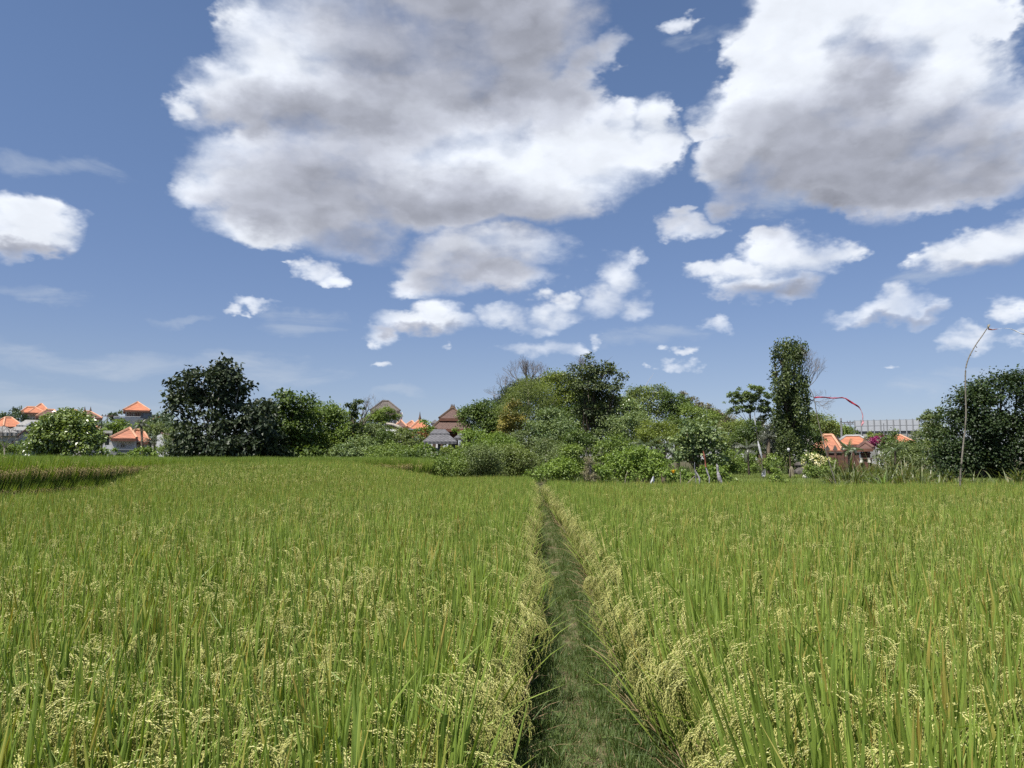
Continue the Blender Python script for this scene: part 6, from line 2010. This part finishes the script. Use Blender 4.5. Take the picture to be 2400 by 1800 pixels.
# blue stake with grey rag, diagonal brace
o, b = pole_obj('rag_stake', 'bluish stake with a pale rag blown round it, left of the red wrapped pole', 'stake',
                [(1631, 1136), (1630, 1115), (1628, 1098), (1628, 1084)], 33, 0.016, 0.01, M_metal, nodes=False)
ribbon('cloth', o, b, [(1628, 1100), (1632, 1108), (1638, 1118), (1640, 1127), (1639, 1135)], 32.95, [0.03, 0.05, 0.07, 0.08, 0.03], M_greyc, 12, 0.5)
o, b = pole_obj('stake', 'pale stick leaning far to the right against the bluish stake', 'stake', [(1610, 1134), (1620, 1124), (1628, 1116)], 33, 0.018, 0.014, M_bamboo, nodes=False)
o, b = pole_obj('stake', 'short upright pale stake in the weeds below the yellow flower', 'stake', [(1595, 1137), (1595, 1120), (1594, 1106)], 33, 0.024, 0.016, M_bamboo, nodes=False)
o, b = pole_obj('stake', 'pale curved stick at the foot of the broad light green mound', 'stake', [(1465, 1132), (1467, 1116), (1471, 1105)], 32, 0.022, 0.012, M_bamboo, nodes=False)
# white bag on short stake
o, b = pole_obj('bag_stake', 'short stake with a white plastic bag in front of the green mound', 'stake', [(1532, 1137), (1533, 1120), (1533, 1112)], 29.5, 0.012, 0.009, M_bambood, nodes=False)
q = [at(x, y, 29.45 + dd) - b for x, y, dd in ((1532, 1115, 0), (1528, 1124, .1), (1524, 1134, 0), (1530, 1136, .2), (1534, 1134, 0), (1534, 1124, .1), (1530, 1126, -.12))]
m = MB(); m.add([tuple(v) for v in q], [(0, 1, 6), (1, 2, 6), (2, 3, 6), (3, 4, 6), (4, 5, 6), (5, 0, 6)]); m.add([tuple(v + Vector((0, .12, 0))) for v in q], [(6, 1, 0), (6, 2, 1), (6, 3, 2), (6, 4, 3), (6, 5, 4), (6, 0, 5)])
m.build('bag', M_whitec, o)
# yellow flower
b = at(1578, HORIZON, 35); b.z = ground_z(35)
o = empty('flower', b); tag(o, 'single orange yellow canna flower among the weeds', 'flower')
p = at(1578, 1110, 35) - b
MB().tube([(0, 0, 0), p], 0.012, 5).build('stem', L_mid, o)
for k in range(5):
    a = k * 1.256; q = p + Vector((math.cos(a) * .07, math.sin(a) * .07, .10))
    s = Vector((-math.sin(a), math.cos(a), 0)) * .04
    m = MB(); m.add([p, q - s, q + Vector((math.cos(a) * .03, math.sin(a) * .03, .07)), q + s, p + Vector((0, 0, .012)), q - s + Vector((0, 0, .012)), q + Vector((math.cos(a) * .03, math.sin(a) * .03, .082)), q + s + Vector((0, 0, .012))],
                    [(0, 1, 2, 3), (7, 6, 5, 4), (0, 4, 5, 1), (1, 5, 6, 2), (2, 6, 7, 3), (3, 7, 4, 0)])
    m.build('petal', M_yel, o)

# small straw figure post before the vine column
o, b = pole_obj('offering_post', 'wooden offering post with a straw bundle before the vine column', 'post', [(1852, 1122), (1852, 1095), (1851, 1070), (1849, 1052)], 46, 0.045, 0.03, M_wood, nodes=False)
q = at(1855, 1105, 45.9) - b
g = random.Random(2); m = MB()
for k in range(36):
    a = g.uniform(0, 6.28); m.tube([q + Vector((math.cos(a) * .03, math.sin(a) * .03, .30)), q + Vector((math.cos(a) * .12, math.sin(a) * .12, g.uniform(-.05, .1))), q + Vector((math.cos(a) * .16, math.sin(a) * .16, -.28))], [0.01, 0.014, 0.006], 4)
m.build('straw_bundle', M_bamboo, o)['kind'] = 'stuff'
q = at(1848, 1054, 45.9) - b
MB().tube([q + Vector((0, 0, -.1)), q + Vector((0, 0, .0)), q + Vector((0, 0, .1))], [0.05, 0.09, 0.05], 7).build('offering', M_whitec, o)

# pale yard edge and stones in front of the vine column
yard = [(16.2, 47.5), (20.6, 47.0), (21.4, 52.5), (16.5, 53.0)]
slab('yard', yard, GZ, 0.40, M_gravelly, 'bare pale earth yard in front of the vine column')
MB().box(16.2, 20.8, 46.7, 47.0, GZ, 0.47).build('kerb', M_cream)
tag(bpy.data.objects['kerb'], 'pale stone edge of the earth yard', kind='structure')
def blob_rock(name, label, px, py, D, r, mat, seed):
    g = np.random.default_rng(seed)
    import bmesh
    bm = bmesh.new(); bmesh.ops.create_icosphere(bm, subdivisions=2, radius=r)
    for v in bm.verts:
        v.co *= 1 + 0.28 * math.sin(v.co.x * 9 / r * .3 + seed) * math.cos(v.co.y * 7 / r * .3) + g.uniform(-.08, .08)
        v.co.z *= 0.7
    me = bpy.data.meshes.new(name); bm.to_mesh(me); bm.free(); me.materials.append(mat)
    o = link(bpy.data.objects.new(name, me)); o.location = at(px, py, D)
    return tag(o, label, 'stone')
blob_rock('boulder', 'whitish boulder at the right end of the yard edge', 1893, 1118, 46, 0.26, M_cream, 4)
MBm = [(1872, 1075, 1.3), (1880, 1090, 1.0), (1865, 1100, 0.9)]
blob_rock('boulder', 'dark rough stone, upper one at the right foot of the vine column', 1878, 1090, 50, 0.4, M_stone, 5)
blob_rock('boulder', 'dark rough stone, lower one at the right foot of the vine column', 1872, 1108, 49, 0.42, M_stone, 7)
